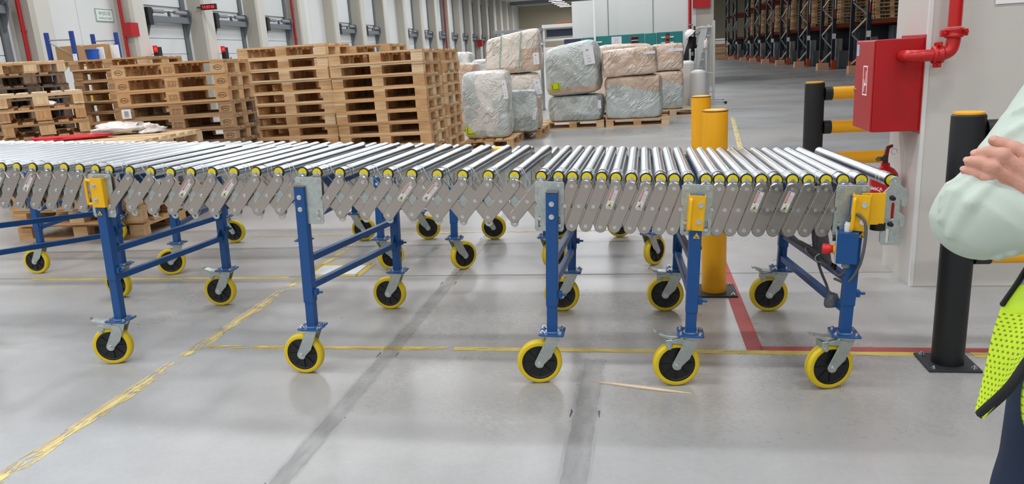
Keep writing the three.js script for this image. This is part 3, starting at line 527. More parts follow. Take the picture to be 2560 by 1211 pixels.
// ---------------------------------------------------------------- pallets
T.epal = canvasTex(160, 112, (c) => { c.clearRect(0, 0, 160, 112); c.strokeStyle = '#3a2617'; c.fillStyle = '#3a2617'; c.lineWidth = 8; c.beginPath(); c.ellipse(80, 56, 70, 44, 0, 0, 7); c.stroke(); c.font = 'bold 44px sans-serif'; c.fillText('EPAL', 22, 72); });
T.stamp = canvasTex(160, 112, (c) => { c.clearRect(0, 0, 160, 112); c.strokeStyle = '#4a3422'; c.fillStyle = '#4a3422'; c.lineWidth = 5; c.strokeRect(14, 10, 132, 92); c.font = 'bold 30px sans-serif'; c.fillText('PL - 24', 26, 48); c.font = 'bold 26px sans-serif'; c.fillText('HT  3-07', 24, 86); });
M.epal = std(0xffffff, .85, 0, { map: T.epal, alphaTest: .35 }); M.stamp = std(0xffffff, .85, 0, { map: T.stamp, alphaTest: .35 });
G.mark = new THREE.PlaneGeometry(.094, .066);
function makePallet(tones, stamped, o = {}) {
  const L = o.L || 1.2, W = o.W || .8, n = o.n || 5, g = new THREE.Group(), k = (L - .145) / 2, m = () => woods[tones[Math.floor(rnd() * tones.length)]];
  const bw = W - .1;
  for (const [z, w] of [[-bw / 2, .1], [0, .145], [bw / 2, .1]]) part(g, 'bottom_board', box(L, .021, w), m(), 0, .0105, z + rr(-.003, .003));
  for (const x of [-k, 0, k]) {
    for (const [z, w] of [[-bw / 2, .1], [0, .145], [bw / 2, .1]]) {
      const b = part(g, 'block', box(x ? .145 : .145, .078, w), m(), x, .0605, z);
      if (stamped && z > 0) part(b, 'stamp', G.mark, x ? M.epal : M.stamp, 0, 0, w / 2 + .0006);
    }
    part(g, 'stringer_board', box(.145, .0215, W), m(), x, .111, 0);
  }
  for (let i = 0; i < n; i++) { const w = n === 5 ? (i % 2 ? .1 : .145) : .1, z = -W / 2 + .0725 + (W - .145) * i / (n - 1); part(g, 'deck_board', box(L, .021, w), m(), rr(-.004, .004), .133, z); }
  return g;
}
const protos = {
  fresh: [0, 1, 2, 3].map(() => makePallet([1, 1, 2, 2, 0], false)), epal: [0, 1].map(() => makePallet([1, 2, 2], true)), epalGrey: [0, 1].map(() => makePallet([3, 4, 3], true)),
  tan: [0, 1, 2].map(() => makePallet([2, 2, 3, 1], false)), grey: [0, 1].map(() => makePallet([4, 4, 3, 5], false)), dark: [0, 1].map(() => makePallet([5, 5, 4], false)), pale: [0].map(() => makePallet([0, 0, 1], false)),
};
const ORD = ['topmost', ...['second', 'third', 'fourth', 'fifth', 'sixth', 'seventh', 'eighth', 'ninth', 'tenth', 'eleventh'].map((q) => q + ' from top'), 'lowest'];
function place(src, label, x, y, z, turn, group) { const g = src.clone(); g.name = 'pallet'; g.position.set(x, y, z); g.rotation.y = turn; return tag(g, label, 'pallet', group); }
function stack(where, group, x, z, turn, kinds, o = {}) {
  const n = kinds.length, h = o.h || .1445;
  for (let i = 0; i < n; i++) {
    const set = protos[kinds[i]], src = set[Math.floor(rnd() * set.length)], j = o.jitter ?? .012, top = n - 1 - i;
    const tone = { fresh: 'fresh pale', tan: 'tan', epal: 'stamped', epalGrey: 'weathered stamped', grey: 'weathered grey', dark: 'dark stained', pale: 'pale new' }[kinds[i]];
    place(src, `${tone} pallet, ${top >= n - 1 ? 'lowest' : ORD[top]} of the stack ${where}`, x + rr(-j, j) + (o.lean || 0) * (i - n / 2), i * h, z + rr(-j, j), turn + rr(-.012, .012) + (rnd() < .5 ? 0 : (kinds[i].startsWith('epal') ? 0 : PI)), group);
  }
}
const rep = (k, n) => Array(n).fill(k);
// E: right front stack and the one behind it, D: tall middle stack, F: behind it, C: stamped stack left of the middle, A, B: left edge
stack('at the front right of the block', 'pallets in the right front stack', -3.2, -9.3, 0, rep('fresh', 11), { lean: -.004 });
stack('directly behind the right front stack', 'pallets in the stack behind the right front stack', -3.17, -10.13, 0, rep('fresh', 11));
stack('left of the right front stack', 'pallets in the tall middle stack', -4.47, -9.42, 0, [...rep('fresh', 4), 'tan', ...rep('fresh', 7)], { lean: -.003 });
stack('rising behind the right front stack', 'pallets in the rear stack', -4.32, -11.35, 0, rep('fresh', 12));
stack('with stamped blocks left of centre', 'pallets in the stamped stack', -5.023, -7.745, .181, [...rep('grey', 3), ...rep('epalGrey', 5), ...rep('epal', 3)], { lean: -.003, jitter: .016 });
stack('at the left edge behind the conveyors', 'pallets in the left edge stack', -6.696, -7.488, PI / 2 + .72, ['tan', 'tan', 'tan', 'tan', 'tan', 'tan', 'tan', 'tan', 'pale'], { jitter: .025, h: .152 });
stack('of dark wood behind the edge stack', 'pallets in the dark stack', -8.07, -8.68, PI / 2 + 1.0, [...rep('tan', 6), ...rep('dark', 4), 'grey', 'pale'], { jitter: .02 });
stack('between the dark and stamped stacks', 'pallets in the rear left stack', -7.2, -9.75, .0, rep('tan', 12), { jitter: .02 });
// low wide pallets under the plastic bag
{
  const wide = makePallet([0, 1, 0], false, { L: 1.3, W: 1.25, n: 8 }), wide2 = makePallet([1, 2, 2], false, { L: 1.3, W: 1.25, n: 8 });
  for (let i = 0; i < 6; i++) place(i === 5 ? wide : wide2, `wide wooden pallet, ${i ? ORD[5 - i] : 'lowest'} of the low stack under the plastic film`, -5.25 + rr(-.02, .02), i * .148, -6.58 + rr(-.02, .02), rr(-.02, .02) + .05, 'wide pallets in the low stack');
}
// ---------------------------------------------------------------- crumpled film, paper, strap on the pallets
single('plastic_bag', lump(.3, .09, .16, 71, .75), M.bag, 'crumpled clear plastic film lying on the low pallet stack', 'plastic film', -5.42, .925, -6.95, .2);
single('plastic_bag', lump(.13, .08, .1, 75, .8), M.bag, 'twisted tail of clear plastic film at the right end of the crumpled film', 'plastic film', -5.02, .915, -7.0, .9);
single('red_cloth', lump(.42, .03, .12, 73, .35), M.redSoft, 'red cloth strap lying on the left of the low pallet stack', 'cloth', -5.62, .905, -6.55, .25);
single('plastic_bag', lump(.14, .07, .12, 77, .5), M.bag, 'white crumpled film stuck between the dark pallets at the left edge', 'plastic film', -7.3, 1.18, -8.24);
single('pallet_ticket', rbox(.1, .1, .003, .001), std(0xffffff, .7, 0, { map: canvasTex(64, 64, (c) => { c.fillStyle = '#efeeec'; c.fillRect(0, 0, 64, 64); c.fillStyle = '#666'; for (let i = 0; i < 9; i++) c.fillRect(16 + i * 3.4, 12, 1 + (i * 7 % 3), 36); c.fillRect(16, 52, 30, 3); }) }), 'white barcode ticket on the corner of the stamped pallet stack', 'ticket', -5.468, 1.075, -7.232, .181);
// ---------------------------------------------------------------- wrapped furniture on pallets
function wrapGeo(w, h, d, s, amp = .02, pow = 7, bulge = .04, slope = 0, taper = 0) {
  const n = 44, g = new THREE.BoxGeometry(1, 1, 1, n, n, n); const uv = g.attributes.uv, p = g.attributes.position, nn = g.attributes.normal;
  const a = fbm(4, 4, 4, s), b = fbm(3, 9, 4, s + 3), q = fbm(2, 2, 2, s + 9);
  for (let i = 0; i < p.count; i++) {
    let x = p.getX(i) * 2, y = p.getY(i) * 2, z = p.getZ(i) * 2;
    const f = Math.pow(Math.abs(x) ** pow + Math.abs(y) ** pow + Math.abs(z) ** pow, 1 / pow), m = Math.max(Math.abs(x), Math.abs(y), Math.abs(z)); const t = f > 0 ? m / f : 1; const k = .25 + .75 * t;
    x *= k; y *= k; z *= k;
    if (taper) x += taper * (y + 1) * (x < 0 ? -x : 0) * .5;
    if (slope) y += slope * x * (y > 0 ? 1 : 0) * .5 * (1 + y);
    const U = (x * w + z * d) * .31 + .37, Vv = (y * h) * .31 + .13, D = U * .8 + Vv * .6, E = Vv * .8 - U * .6;
    const rid = (r) => 1 - Math.abs(2 * r - 1);
    const ds = amp * (.8 * rid(b(E, D)) ** 2 + .6 * rid(a(U, Vv)) ** 2 - .5) + bulge * (q(U, Vv) - .4);
    const q4 = (t) => Math.sign(t) * Math.abs(t) ** 4, dl = Math.hypot(q4(x), q4(y), q4(z)) || 1;
    p.setXYZ(i, x * w / 2 + q4(x) / dl * ds, y * h / 2 + h / 2 + q4(y) / dl * ds * .5, z * d / 2 + q4(z) / dl * ds);
    // uv in metres along the face
    if (Math.abs(nn.getX(i)) > .5) uv.setXY(i, z * d / 2, y * h / 2); else if (Math.abs(nn.getY(i)) > .5) uv.setXY(i, x * w / 2, z * d / 2); else uv.setXY(i, x * w / 2, y * h / 2);
  }
  // one smooth normal per place, also across the edges where the uv of two faces meet
  const id = g.index, acc = new Map(), key = (i) => [p.getX(i), p.getY(i), p.getZ(i)].map((t) => Math.round(t * 1e4)).join(), A = V(), B = V(), C = V();
  for (let t = 0; t < id.count; t += 3) { const [i, j, k] = [id.getX(t), id.getX(t + 1), id.getX(t + 2)]; A.fromBufferAttribute(p, i); B.fromBufferAttribute(p, j).sub(A); C.fromBufferAttribute(p, k).sub(A); const N = B.clone().cross(C); for (const q2 of [i, j, k]) { const kk = key(q2); if (acc.has(kk)) acc.get(kk).add(N); else acc.set(kk, N.clone()); } }
  for (const N of acc.values()) N.normalize();
  for (let i = 0; i < p.count; i++) { const N = acc.get(key(i)); nn.setXYZ(i, N.x, N.y, N.z); }
  return g;
}
const patch = (base, col, f) => { const t = tex(256, 256, (u, v) => { const k = f(u, v); const c = k ? col : base; const s = 0; return [c[0] + s, c[1] + s, c[2] + s]; }); t.wrapS = t.wrapT = THREE.MirroredRepeatWrapping; t.offset.set(.5, .5); t.repeat.set(.8, .8); const m = film(0xffffff, .25); m.map = t; return m; };
const pn = fbm(4, 4, 3, 91);
const silver = [200, 206, 202], brown = [214, 188, 166], pale = [236, 224, 210], milk = [230, 226, 218];
const FM = {
  pBrown: patch(brown, [226, 204, 186], (u, v) => pn(u, v) > .5), pSilver: patch(silver, brown, (u, v) => v < .24), pMix: patch(silver, brown, (u, v) => v > .74 - .2 * u || u < .12),
  pPale: patch(pale, [214, 186, 162], (u, v) => v < .32 || (u > .62 && v < .55)), pMilk: patch(milk, silver, (u, v) => pn(v, u) > .55), pSilver2: patch([208, 214, 210], [182, 188, 184], (u, v) => pn(u, v) > .52), pBox: patch([216, 190, 168], [200, 172, 148], (u, v) => u > .55),
};
const tagTex = canvasTex(96, 128, (c) => { c.fillStyle = '#eeedf0'; c.fillRect(0, 0, 96, 128); c.fillStyle = '#555a66'; c.font = 'bold 18px sans-serif'; c.fillText('304', 24, 34); c.font = '13px sans-serif'; c.fillText('szt. 1', 26, 70); c.fillText('SOFA', 30, 92); c.fillText('12/08', 28, 112); });
const arrowTex = canvasTex(128, 96, (c) => { c.fillStyle = '#d5e021'; c.fillRect(0, 0, 128, 96); c.strokeStyle = '#8d9a1a'; c.lineWidth = 4; c.strokeRect(4, 4, 120, 88); c.strokeStyle = '#26300c'; c.lineWidth = 7; c.beginPath(); c.moveTo(24, 24); c.lineTo(24, 80); c.lineTo(106, 80); c.lineTo(106, 24); c.stroke(); c.fillStyle = '#26300c'; c.fillRect(18, 20, 12, 6); c.fillRect(100, 20, 12, 6); });
M.tag = std(0xffffff, .7, 0, { map: tagTex }); M.arrow = std(0xffffff, .6, 0, { map: arrowTex });
function parcel(label, w, h, d, x, y, z, turn, mat, s, o = {}) {   // x, z: middle of the front face
  const p = thing('wrapped_furniture', label, 'parcel', x, y, z, turn, 'film wrapped furniture on pallets');
  part(p, 'wrapping', wrapGeo(w, h, d, s, o.amp, o.pow, o.bulge, o.slope, o.taper), mat, 0, 0, -d / 2, 0, 0, o.roll || 0);
  for (const [lx, ly, sx, sy, rz] of o.tags || []) part(p, 'paper_label', new THREE.BoxGeometry(sx, sy, .004), M.tag, lx, ly, .02, 0, 0, rz || 0);
  for (const [lx, ly, rz] of o.arrows || []) part(p, 'handling_label', new THREE.BoxGeometry(.19, .15, .004), M.arrow, lx, ly, .018, 0, 0, rz || 0);
  for (const lx of o.straps || []) part(p, 'strap', merge([at(box(.016, h + .02, .006), lx, h / 2, .028, 0, 0, -.12), at(box(.016, .006, d), lx + h * .06, h + .018, -d / 2)]), std(0x8fb8a4, .4));
  return p;
}
const pal = (label, x, z, turn, kind = 'fresh', y = 0) => place(protos[kind][0], label, x, y, z, turn);
pal('wooden pallet under the tall pale wrapped armchair beside the pallet stacks', -2.5, -12.5, PI / 2);
parcel('tall pale wrapped armchair on a pallet beside the right pallet stack with a yellow label', .72, 1.08, .75, -2.54, .146, -12.0, .06, FM.pMilk, 101, { tags: [[.34, .78, .07, .3, .1]], arrows: [[-.26, .14, 0]], amp: .03, bulge: .05 });
pal('wooden pallet under the strapped pair of wrapped chairs', -2.2, -13.75, PI / 2);
parcel('pale wrapped chair on a pallet below the strapped crooked parcel', .72, 1.0, .9, -2.12, .146, -13.15, .22, FM.pPale, 103, { tags: [[.3, .75, .1, .26, .15]] });
parcel('small silver wrapped box leaning in front of the pale wrapped chair', .6, .72, .3, -2.1, .15, -12.86, .2, FM.pSilver2, 105, { tags: [[.24, .3, .06, .2, -.2]] });
parcel('crooked pale parcel with two green straps on top of the pale wrapped chair', .98, .66, .9, -2.24, 1.16, -13.1, .1, FM.pPale, 107, { straps: [-.2, .14], tags: [[.42, .22, .1, .2, .02]], pow: 9, roll: .02, amp: .03, slope: .22, taper: .16 });
pal('left wooden pallet of the pair under the silver wrapped chairs', -1.36, -14.95, 0);
pal('right wooden pallet of the pair under the silver wrapped chairs', -.12, -14.95, 0);
parcel('low silver wrapped box on the left pallet below the grey wrapped armchair', 1.02, .47, .85, -1.33, .15, -14.55, -.05, FM.pSilver2, 109, { tags: [[.5, .3, .06, .16, .05]] });
parcel('grey wrapped armchair with a yellow label and a paper tag on the left pallet', 1.06, .98, .95, -1.36, .64, -14.5, -.06, FM.pSilver, 111, { tags: [[.36, .74, .2, .34, .12]], arrows: [[-.3, .18, .1]], amp: .03, roll: .05, pow: 4.5, slope: .12, taper: .1 });
parcel('large silver wrapped chair on the right pallet, lower of two', 1.04, .8, .9, -.2, .146, -14.55, -.04, FM.pMix, 113, { amp: .035 });
parcel('brown wrapped cushion parcel lying on the large silver wrapped chair', 1.0, .5, .85, -.25, .96, -14.5, -.03, FM.pBrown, 115, { tags: [[.3, .4, .36, .05, .02]], roll: .05, amp: .03 });
pal('wooden pallet at the right end of the wrapped furniture row beside the white rolls', .62, -16.75, 0, 'pale');
parcel('silver wrapped chair at the right end of the row, lower of two', .62, .8, .8, .52, .146, -16.4, 0, FM.pMix, 117, {});
parcel('brown wrapped parcel on top of the right end silver chair', .64, .55, .8, .52, .96, -16.4, 0, FM.pBrown, 119, { tags: [[.16, .42, .3, .06, 0]], pow: 8 });
pal('wooden pallet hidden behind the two silver wrapped chairs', -.5, -17.6, 0, 'tan');
parcel('long brown wrapped sofa standing in the row behind the silver chairs', 1.3, 1.42, .9, -.42, .146, -17.2, .02, FM.pBrown, 121, { bulge: .08 });
parcel('brown wrapped box with white film on top behind the right end parcels', 0.9, 1.5, .8, .5, 0, -18.6, 0, FM.pBox, 123, { pow: 8 });
parcel('brown box wrapped in film behind the right pallet stack', .7, 1.36, .7, -3.72, 0, -15.0, 0, FM.pBox, 125, { pow: 9, amp: .012 });
parcel('pale flat parcel lying behind the boxes next to the right pallet stack', 1.2, 1.62, .6, -4.6, 0, -17.5, 0, FM.pMilk, 127, { pow: 9, amp: .012 });
parcel('white wrapped box with a blue edge left of the strapped parcel', .5, 1.42, .6, -3.42, 0, -16.2, 0, FM.pMilk, 129, { pow: 9, amp: .012 });
for (const [i, [x, w, h]] of [[-3.1, .9, 1.5], [-2.15, .8, 1.62], [-1.25, .7, 1.55], [.2, .9, 1.5]].entries()) { const b = thing('cardboard_box', ['white box left of the grey armchair in the far row', 'white box stack behind the grey wrapped armchair', 'brown cardboard box behind the grey armchair tag', 'brown cardboard box under the teal panels'][i], 'box', x, 0, -20.2); part(b, 'carton', rbox(w, h, .7, .01), i < 2 ? M.filmWhite : M.cardPale, 0, h / 2, 0); part(b, 'tape', box(.05, .004, .7), M.cardLight, 0, h + .002, 0); }
for (const [i, [x, z, h]] of [[.92, -16.0, .92], [1.2, -16.6, 1.12]].entries()) single('film_roll', new THREE.LatheGeometry([[0, 0], [.17, 0], [.18, .03], [.18, h - .09], [.15, h - .03], [.08, h], [0, h]].map(([a, b]) => new THREE.Vector2(a, b)), 30), M.filmWhite, ['taller', 'shorter'][1 - i] + ' white wrapped roll standing beside the ladder foot behind the yellow bollards', 'roll', i ? 1.0 : 1.2, 0, i ? -17.75 : -17.2);
// ---------------------------------------------------------------- along the dock wall
{
  const ct = canvasTex(256, 80, (c) => { c.fillStyle = '#2a0206'; c.fillRect(0, 0, 256, 80); c.fillStyle = '#ff3b3b'; c.font = 'bold 54px sans-serif'; c.textAlign = 'center'; c.fillText('11:57:25', 128, 60); });
  const ck = thing('digital_clock', 'red digital wall clock reading 11:57:25 hanging beside the second door', 'clock', -17.04, 4.1, -28.52, .12);
  part(ck, 'clock_housing', rbox(.64, .22, .1, .01), M.dark, 0, 0, 0);
  part(ck, 'screen', new THREE.BoxGeometry(.62, .205, .004), new THREE.MeshStandardMaterial({ color: 0x120000, emissive: 0xffffff, emissiveMap: ct, emissiveIntensity: 1.6, map: ct, roughness: .4 }), 0, 0, .052);
  part(ck, 'wall_arm', rbox(.22, .05, .05, .005), M.dark, -.38, 0, 0);
  const st = canvasTex(256, 128, (c) => { c.fillStyle = '#e4ebe6'; c.fillRect(0, 0, 256, 128); c.strokeStyle = '#5f8a74'; c.lineWidth = 7; c.strokeRect(5, 5, 246, 118); c.fillStyle = '#6f8d80'; c.textAlign = 'center'; c.font = 'bold 44px sans-serif'; c.fillText('WYJŚCIE', 128, 60); c.font = 'bold 26px sans-serif'; c.fillText('EWAKUACYJNE', 128, 102); });
  const sg = single('exit_sign', rbox(.86, .42, .02, .003), std(0xffffff, .6, 0, { map: st }), 'white exit sign with green border and green letters on the dock wall', 'sign', DOCK_X + .08, 3.62, -23.5, PI / 2);
  // box uv of a rounded box is per face, lettering repeats on the thin edges only
  for (const [i, [z, w]] of [[-19.6, 'at the left edge of the dock wall'], [-24.0, 'behind the folded red fire plate'], [-37.28, 'right of the third dock door'], [-68.28, 'far down the dock wall']].entries()) {
    const p = thing('sprinkler_pipe', 'thin red vertical pipe on the dock wall ' + w, 'pipe', DOCK_X + .34, 0, z);
    part(p, 'pipe', cyl(.055, 7.0, 14), M.red, 0, 3.55, 0);
    for (const y of [1.5, 3.0, 4.5]) part(p, 'pipe_clamp', rbox(.13, .05, .1, .004), M.redPipe, 0, y, -.02);
  }
  for (const [z, x, s, w] of [[-24.02, DOCK_X + .66, 1, 'large folded red fire point plate on the column left of the first dock door'], [-81.2, DOCK_X + .9, 1.6, 'small red fire point plate far down the dock wall']]) {
    const v = thing('fire_plate', w, 'sign', x, 3.14, z, 0);
    part(v, 'left_face', rbox(.32 * s, .46 * s, .012, .002), M.red, -.155 * s, 0, .08, 0, 0, 0);
    part(v, 'right_face', rbox(.012, .46 * s, .42 * s, .002), M.red, 0, 0, -.13 * s, 0, 0, 0);
  }
  const sl = new THREE.MeshStandardMaterial({ color: 0xff4030, emissive: 0xff3020, emissiveIntensity: .9 });
  for (const [z, w] of [[-25.1, 'red dock signal lamp glowing left of the first door'], [-29.6, 'red dock signal lamp glowing left of the second door']]) {
    const t = thing('signal_light', w, 'signal light', DOCK_X + .74, 2.36, z); part(t, 'housing', rbox(.2, .62, .24, .02), M.black, 0, -.12, 0); part(t, 'lamp', new THREE.SphereGeometry(.065, 18, 12), sl, .02, .12, .1); part(t, 'wall_bracket', rbox(.7, .05, .05, .004), M.greyDark, -.4, -.3, 0); part(t, 'lamp_hood', rbox(.18, .24, .02, .006), M.redBright, 0, .12, .122);
    const pl = new THREE.PointLight(0xff3020, .05); pl.position.set(.15, .12, .3); pl.castShadow = true; pl.name = 'signal_glow'; t.add(pl);
  }
  // blue shelving with boxes
  const r = thing('shelf_rack', 'blue shelving rack with a yellow beam and boxes in front of the dock wall', 'rack', -12.46, 0, -15.5);
  for (const [z, n] of [[.72, 0], [-.7, 1]]) {
    for (const x of [-.31, .31]) part(r, 'upright', rbox(.075, 2.54, .07, .004), M.rackBlue, x, 1.27, z);
    part(r, 'brace', bar(V(-.3, 2.38, z), V(.3, 2.36, z), .014), M.grey); part(r, 'brace', bar(V(n ? .3 : -.3, 2.34, z), V(n ? -.1 : .28, 2.02, z), .012), M.grey); part(r, 'brace', bar(V(-.3, 1.5, z), V(.3, 2.0, z), .012), M.grey);
  }
  for (const x of [-.31, .31]) for (const y of [1.86, 1.1]) part(r, 'beam', rbox(.05, .1, 1.4, .004), M.rackYellow, x, y, 0);
  for (const y of [1.92, 1.16]) part(r, 'shelf_board', rbox(.62, .025, 1.36, .003), M.galv, 0, y, 0);
  const cart = (label, w, h, d, x, z, m, y = 1.935) => { const b = thing('cardboard_box', label, 'box', -12.46 + x, y, -15.5 + z); part(b, 'carton', rbox(w, h, d, .006), m, 0, h / 2, 0); part(b, 'tape', box(w + .002, .004, .05), M.cardLight, 0, h, 0); part(b, 'flap', box(w * .96, .012, d * .46), M.cardLight, 0, h + .016, -d * .26, .12, 0, 0); };
  cart('brown cardboard box on the left of the blue rack shelf', .46, .3, .32, .02, .5, M.card);
  cart('open brown cardboard box in the middle of the blue rack shelf', .42, .34, .36, .02, -.36, M.card);
  const bu = thing('storage_bin', 'bright blue plastic bin between the boxes on the blue rack', 'bin', -12.26, 1.935, -15.44); part(bu, 'bin_body', new THREE.CylinderGeometry(.14, .115, .22, 4, 1).rotateY(PI / 4), M.bucketBlue, 0, .11, 0); part(bu, 'rim', new THREE.TorusGeometry(.145, .012, 6, 4).rotateX(PI / 2).rotateY(PI / 4), M.bucketBlue, 0, .22, 0);
  single('document_holder', rbox(.16, .27, .03, .004), M.white, 'white binder standing right of the blue bin on the rack', 'binder', -12.16, 2.07, -15.6);
  single('document_holder', rbox(.2, .32, .05, .004), M.white, 'white folder at the right end of the blue rack shelf', 'binder', -12.14, 2.095, -16.05);
  single('rack_ticket', rbox(.1, .16, .004, .001), M.tag, 'white sheet hanging on the middle blue upright of the rack', 'ticket', -12.13, 1.98, -14.735);
  single('rack_ticket', rbox(.16, .12, .004, .001), M.tag, 'white sheet hanging on the yellow beam of the blue rack', 'ticket', -12.115, 1.76, -15.3, PI / 2);
}
// ---------------------------------------------------------------- middle of the hall
{
  const z = -28.0, TB = (label, x0, x1, h, m, more) => { const b = thing('display_panel', label, 'panel', (x0 + x1) / 2, 0, z); part(b, 'panel_board', rbox(x1 - x0, h - .1, .06, .006), m, 0, .1 + (h - .1) / 2, 0); for (const s of [-1, 1]) part(b, 'foot', rbox(.06, .1, .5, .004), M.dark, s * (x1 - x0) * .4, .05, 0); if (more) more(b, x1 - x0, h); return b; };
  const bars = (b, x, h, red) => { for (let k = 0; k < 3; k++) part(b, 'handle', rbox(.2, .045, .03, .004), M.white, x, h - .2 - k * .19, .04); if (red) for (let k = 0; k < 3; k++) part(b, 'red_lamp', rbox(.1, .1, .03, .004), M.redBright, x + (red > 0 ? .1 : 0), h - .2 - k * .19, .055); };
  TB('dark blue panel at the left end of the teal panels', -2.82, -2.18, 1.95, M.navyPanel);
  TB('teal panel between the dark blue panel and the white post', -2.17, -1.72, 1.96, M.teal, (b, w, h) => bars(b, w / 2 - .1, h, 1));
  TB('teal panel with a white map poster and a small red framed shelf', -1.66, .08, 1.98, M.teal, (b, w, h) => {
    bars(b, -w / 2 + .12, h, 0);
    part(b, 'poster', rbox(.36, .28, .006, .001), std(0xffffff, .8, 0, { map: canvasTex(128, 96, (c) => { c.fillStyle = '#e6e4e6'; c.fillRect(0, 0, 128, 96); c.strokeStyle = '#a9a3a8'; c.lineWidth = 3; for (let i = 0; i < 7; i++) { c.beginPath(); c.moveTo(14 + i * 15, 12); c.lineTo(20 + (i * 37) % 90, 84); c.stroke(); } }) }), -.13, h - .19, .035);
    part(b, 'lettering', new THREE.PlaneGeometry(.36, .09), std(0xffffff, .6, 0, { alphaTest: .4, map: canvasTex(160, 40, (c) => { c.clearRect(0, 0, 160, 40); c.fillStyle = '#e8f2ee'; c.font = 'italic bold 30px sans-serif'; c.fillText('Tour valley', 2, 29); }) }), -.12, h - .4, .035);
    for (let k = 0; k < 3; k++) part(b, 'small_shelf', rbox(.26, .02, .1, .003), M.white, .52, h - .22 - k * .15, .06);
    part(b, 'shelf_frame', merge([at(box(.02, .5, .1), .39, h - .36, .06), at(box(.26, .02, .1), .52, h - .1, .06)]), M.redBright); part(b, 'shelf_back', rbox(.26, .44, .02, .003), M.dark, .52, h - .34, .035);
  });
  TB('narrow teal panel set proud of its neighbours', .09, .5, 1.97, M.teal).position.z += .06;
  TB('right teal panel with a column of three red lamps', .51, 1.42, 1.98, M.teal, (b, w, h) => { part(b, 'lamp_strip', rbox(.12, .7, .02, .004), M.dark, -.08, h - .4, .035); for (let k = 0; k < 3; k++) for (const s of [-1, 1]) part(b, 'handle', rbox(.14, .04, .03, .004), M.white, -.08 + s * .15, h - .18 - k * .19, .045); for (let k = 0; k < 3; k++) part(b, 'red_lamp', rbox(.12, .1, .03, .006), M.redBright, -.08, h - .18 - k * .19, .06); });
  single('floor_post', rbox(.07, 5.0, .07, .006), M.white, 'thin white post standing between two teal panels', 'post', -1.69, 2.5, z + .1);
  const rp = thing('sprinkler_pipe', 'red pipe running down the column right of the white partition', 'pipe', 1.72, 0, -28.9); part(rp, 'pipe', cyl(.055, 7, 16), M.red, 0, 4.6, 0); part(rp, 'pipe_end', cyl(.07, .1, 16), M.redPipe, 0, 1.08, 0); part(rp, 'pipe_clamp', rbox(.18, .05, .14, .004), M.grey, .02, 2.2, 0);
  single('fire_plate', rbox(.62, .46, .02, .003), M.red, 'red plate on the column above the white partition at the top edge', 'sign', 2.14, 3.0, -28.98);
  // white frames of workbenches far behind the parcels
  for (const [i, [x0, x1, zz, y]] of [[-7.3, -4.9, -38, 2.75], [-5.0, -2.2, -39, 2.92]].entries()) {
    const b = thing('work_table', i ? 'white steel workbench frame with goods on its top board far behind the parcels' : 'grey steel workbench frame left of the white one in the far hall', 'workbench', (x0 + x1) / 2, 0, zz); const w = x1 - x0;
    for (const s of [-1, 1]) part(b, 'leg', rbox(.09, y, .09, .005), i ? M.white : M.grey, s * (w / 2 - .05), y / 2, 0);
    part(b, 'top_board', rbox(w, .16, .7, .01), i ? M.white : M.grey, 0, y - .08, 0); part(b, 'middle_board', rbox(w, .1, .6, .01), M.white, 0, y - .75, 0); part(b, 'back_panel', rbox(w - .3, .36, .05, .005), i ? M.navyPanel : M.dark, 0, y - .4, -.3);
    if (i) part(b, 'stored_goods', merge([at(rbox(1.8, .1, .5, .02), .2, y + .05, 0), at(rbox(.5, .22, .4, .03), .7, y + .11, 0)]), std(0xa8643c, .8)); else part(b, 'stored_goods', merge([-.7, -.3, .1, .5].map((q) => at(rbox(.3, .3, .4, .02), q, y - .55, 0))), M.card);
  }
  // aluminium stairs, coat stand, jacket, helmet
  const L = thing('platform_ladder', 'white aluminium platform ladder on small wheels beside the wrapped furniture', 'ladder', 1.5, 0, -19.5);
  part(L, 'tall_post', rbox(.06, 1.92, .055, .005), M.alu, .21, 1.04, .3); part(L, 'tall_post', rbox(.05, 1.86, .055, .005), M.alu, .13, 1.0, -.3);
  for (const [x, z2] of [[.03, .3], [-.22, .3], [-.32, -.3]]) part(L, 'short_post', rbox(.045, 1.3, .045, .005), M.alu, x, .72, z2);
  for (const [dx, z2] of [[0, .26], [.19, -.2]]) part(L, 'stringer', beam(V(-.24 + dx, .83, z2), V(-.0 + dx * .7, 1.88, z2), .15, .035, V(0, 0, 1)), M.alu);
  for (let k = 0; k < 6; k++) part(L, 'step', rbox(.16, .025, .46, .005), M.alu, -.14 + k * .045, .9 + k * .19, .03);
  part(L, 'platform', rbox(.34, .04, .6, .005), M.alu, .0, 1.86, 0); part(L, 'white_bag', lump(.06, .16, .06, 201, .3), M.bag, .02, 1.42, .34);
  for (const z2 of [.3, -.3]) { part(L, 'foot_bar', rbox(.78, .045, .05, .005), M.alu, .14, .07, z2); for (const sx of [-.2, .5]) part(L, 'foot', cyl(.035, .05, 12), M.black, sx, .036, z2, PI / 2); }
  part(L, 'cross_brace', bar(V(.21, .75, .3), V(-.22, .85, .3), .015), M.alu); part(L, 'cross_brace', bar(V(.21, .3, .3), V(.13, .3, -.3), .015), M.alu);
  const cs = thing('coat_stand', 'black coat stand behind the ladder carrying a jacket and helmet', 'coat stand', 1.33, 0, -20.4);
  part(cs, 'pole', cyl(.022, 1.92, 12), M.black, 0, .97, 0); part(cs, 'base', new THREE.LatheGeometry([[0, 0], [.2, 0], [.2, .015], [.04, .05], [0, .06]].map(([a, b]) => new THREE.Vector2(a, b)), 24), M.black);
  for (let k = 0; k < 4; k++) part(cs, 'hook', tube([V(0, 1.72, 0), V(.1 * Math.cos(k * 1.57), 1.73, .1 * Math.sin(k * 1.57)), V(.15 * Math.cos(k * 1.57), 1.79, .15 * Math.sin(k * 1.57))], .009, 8, 12), M.black);
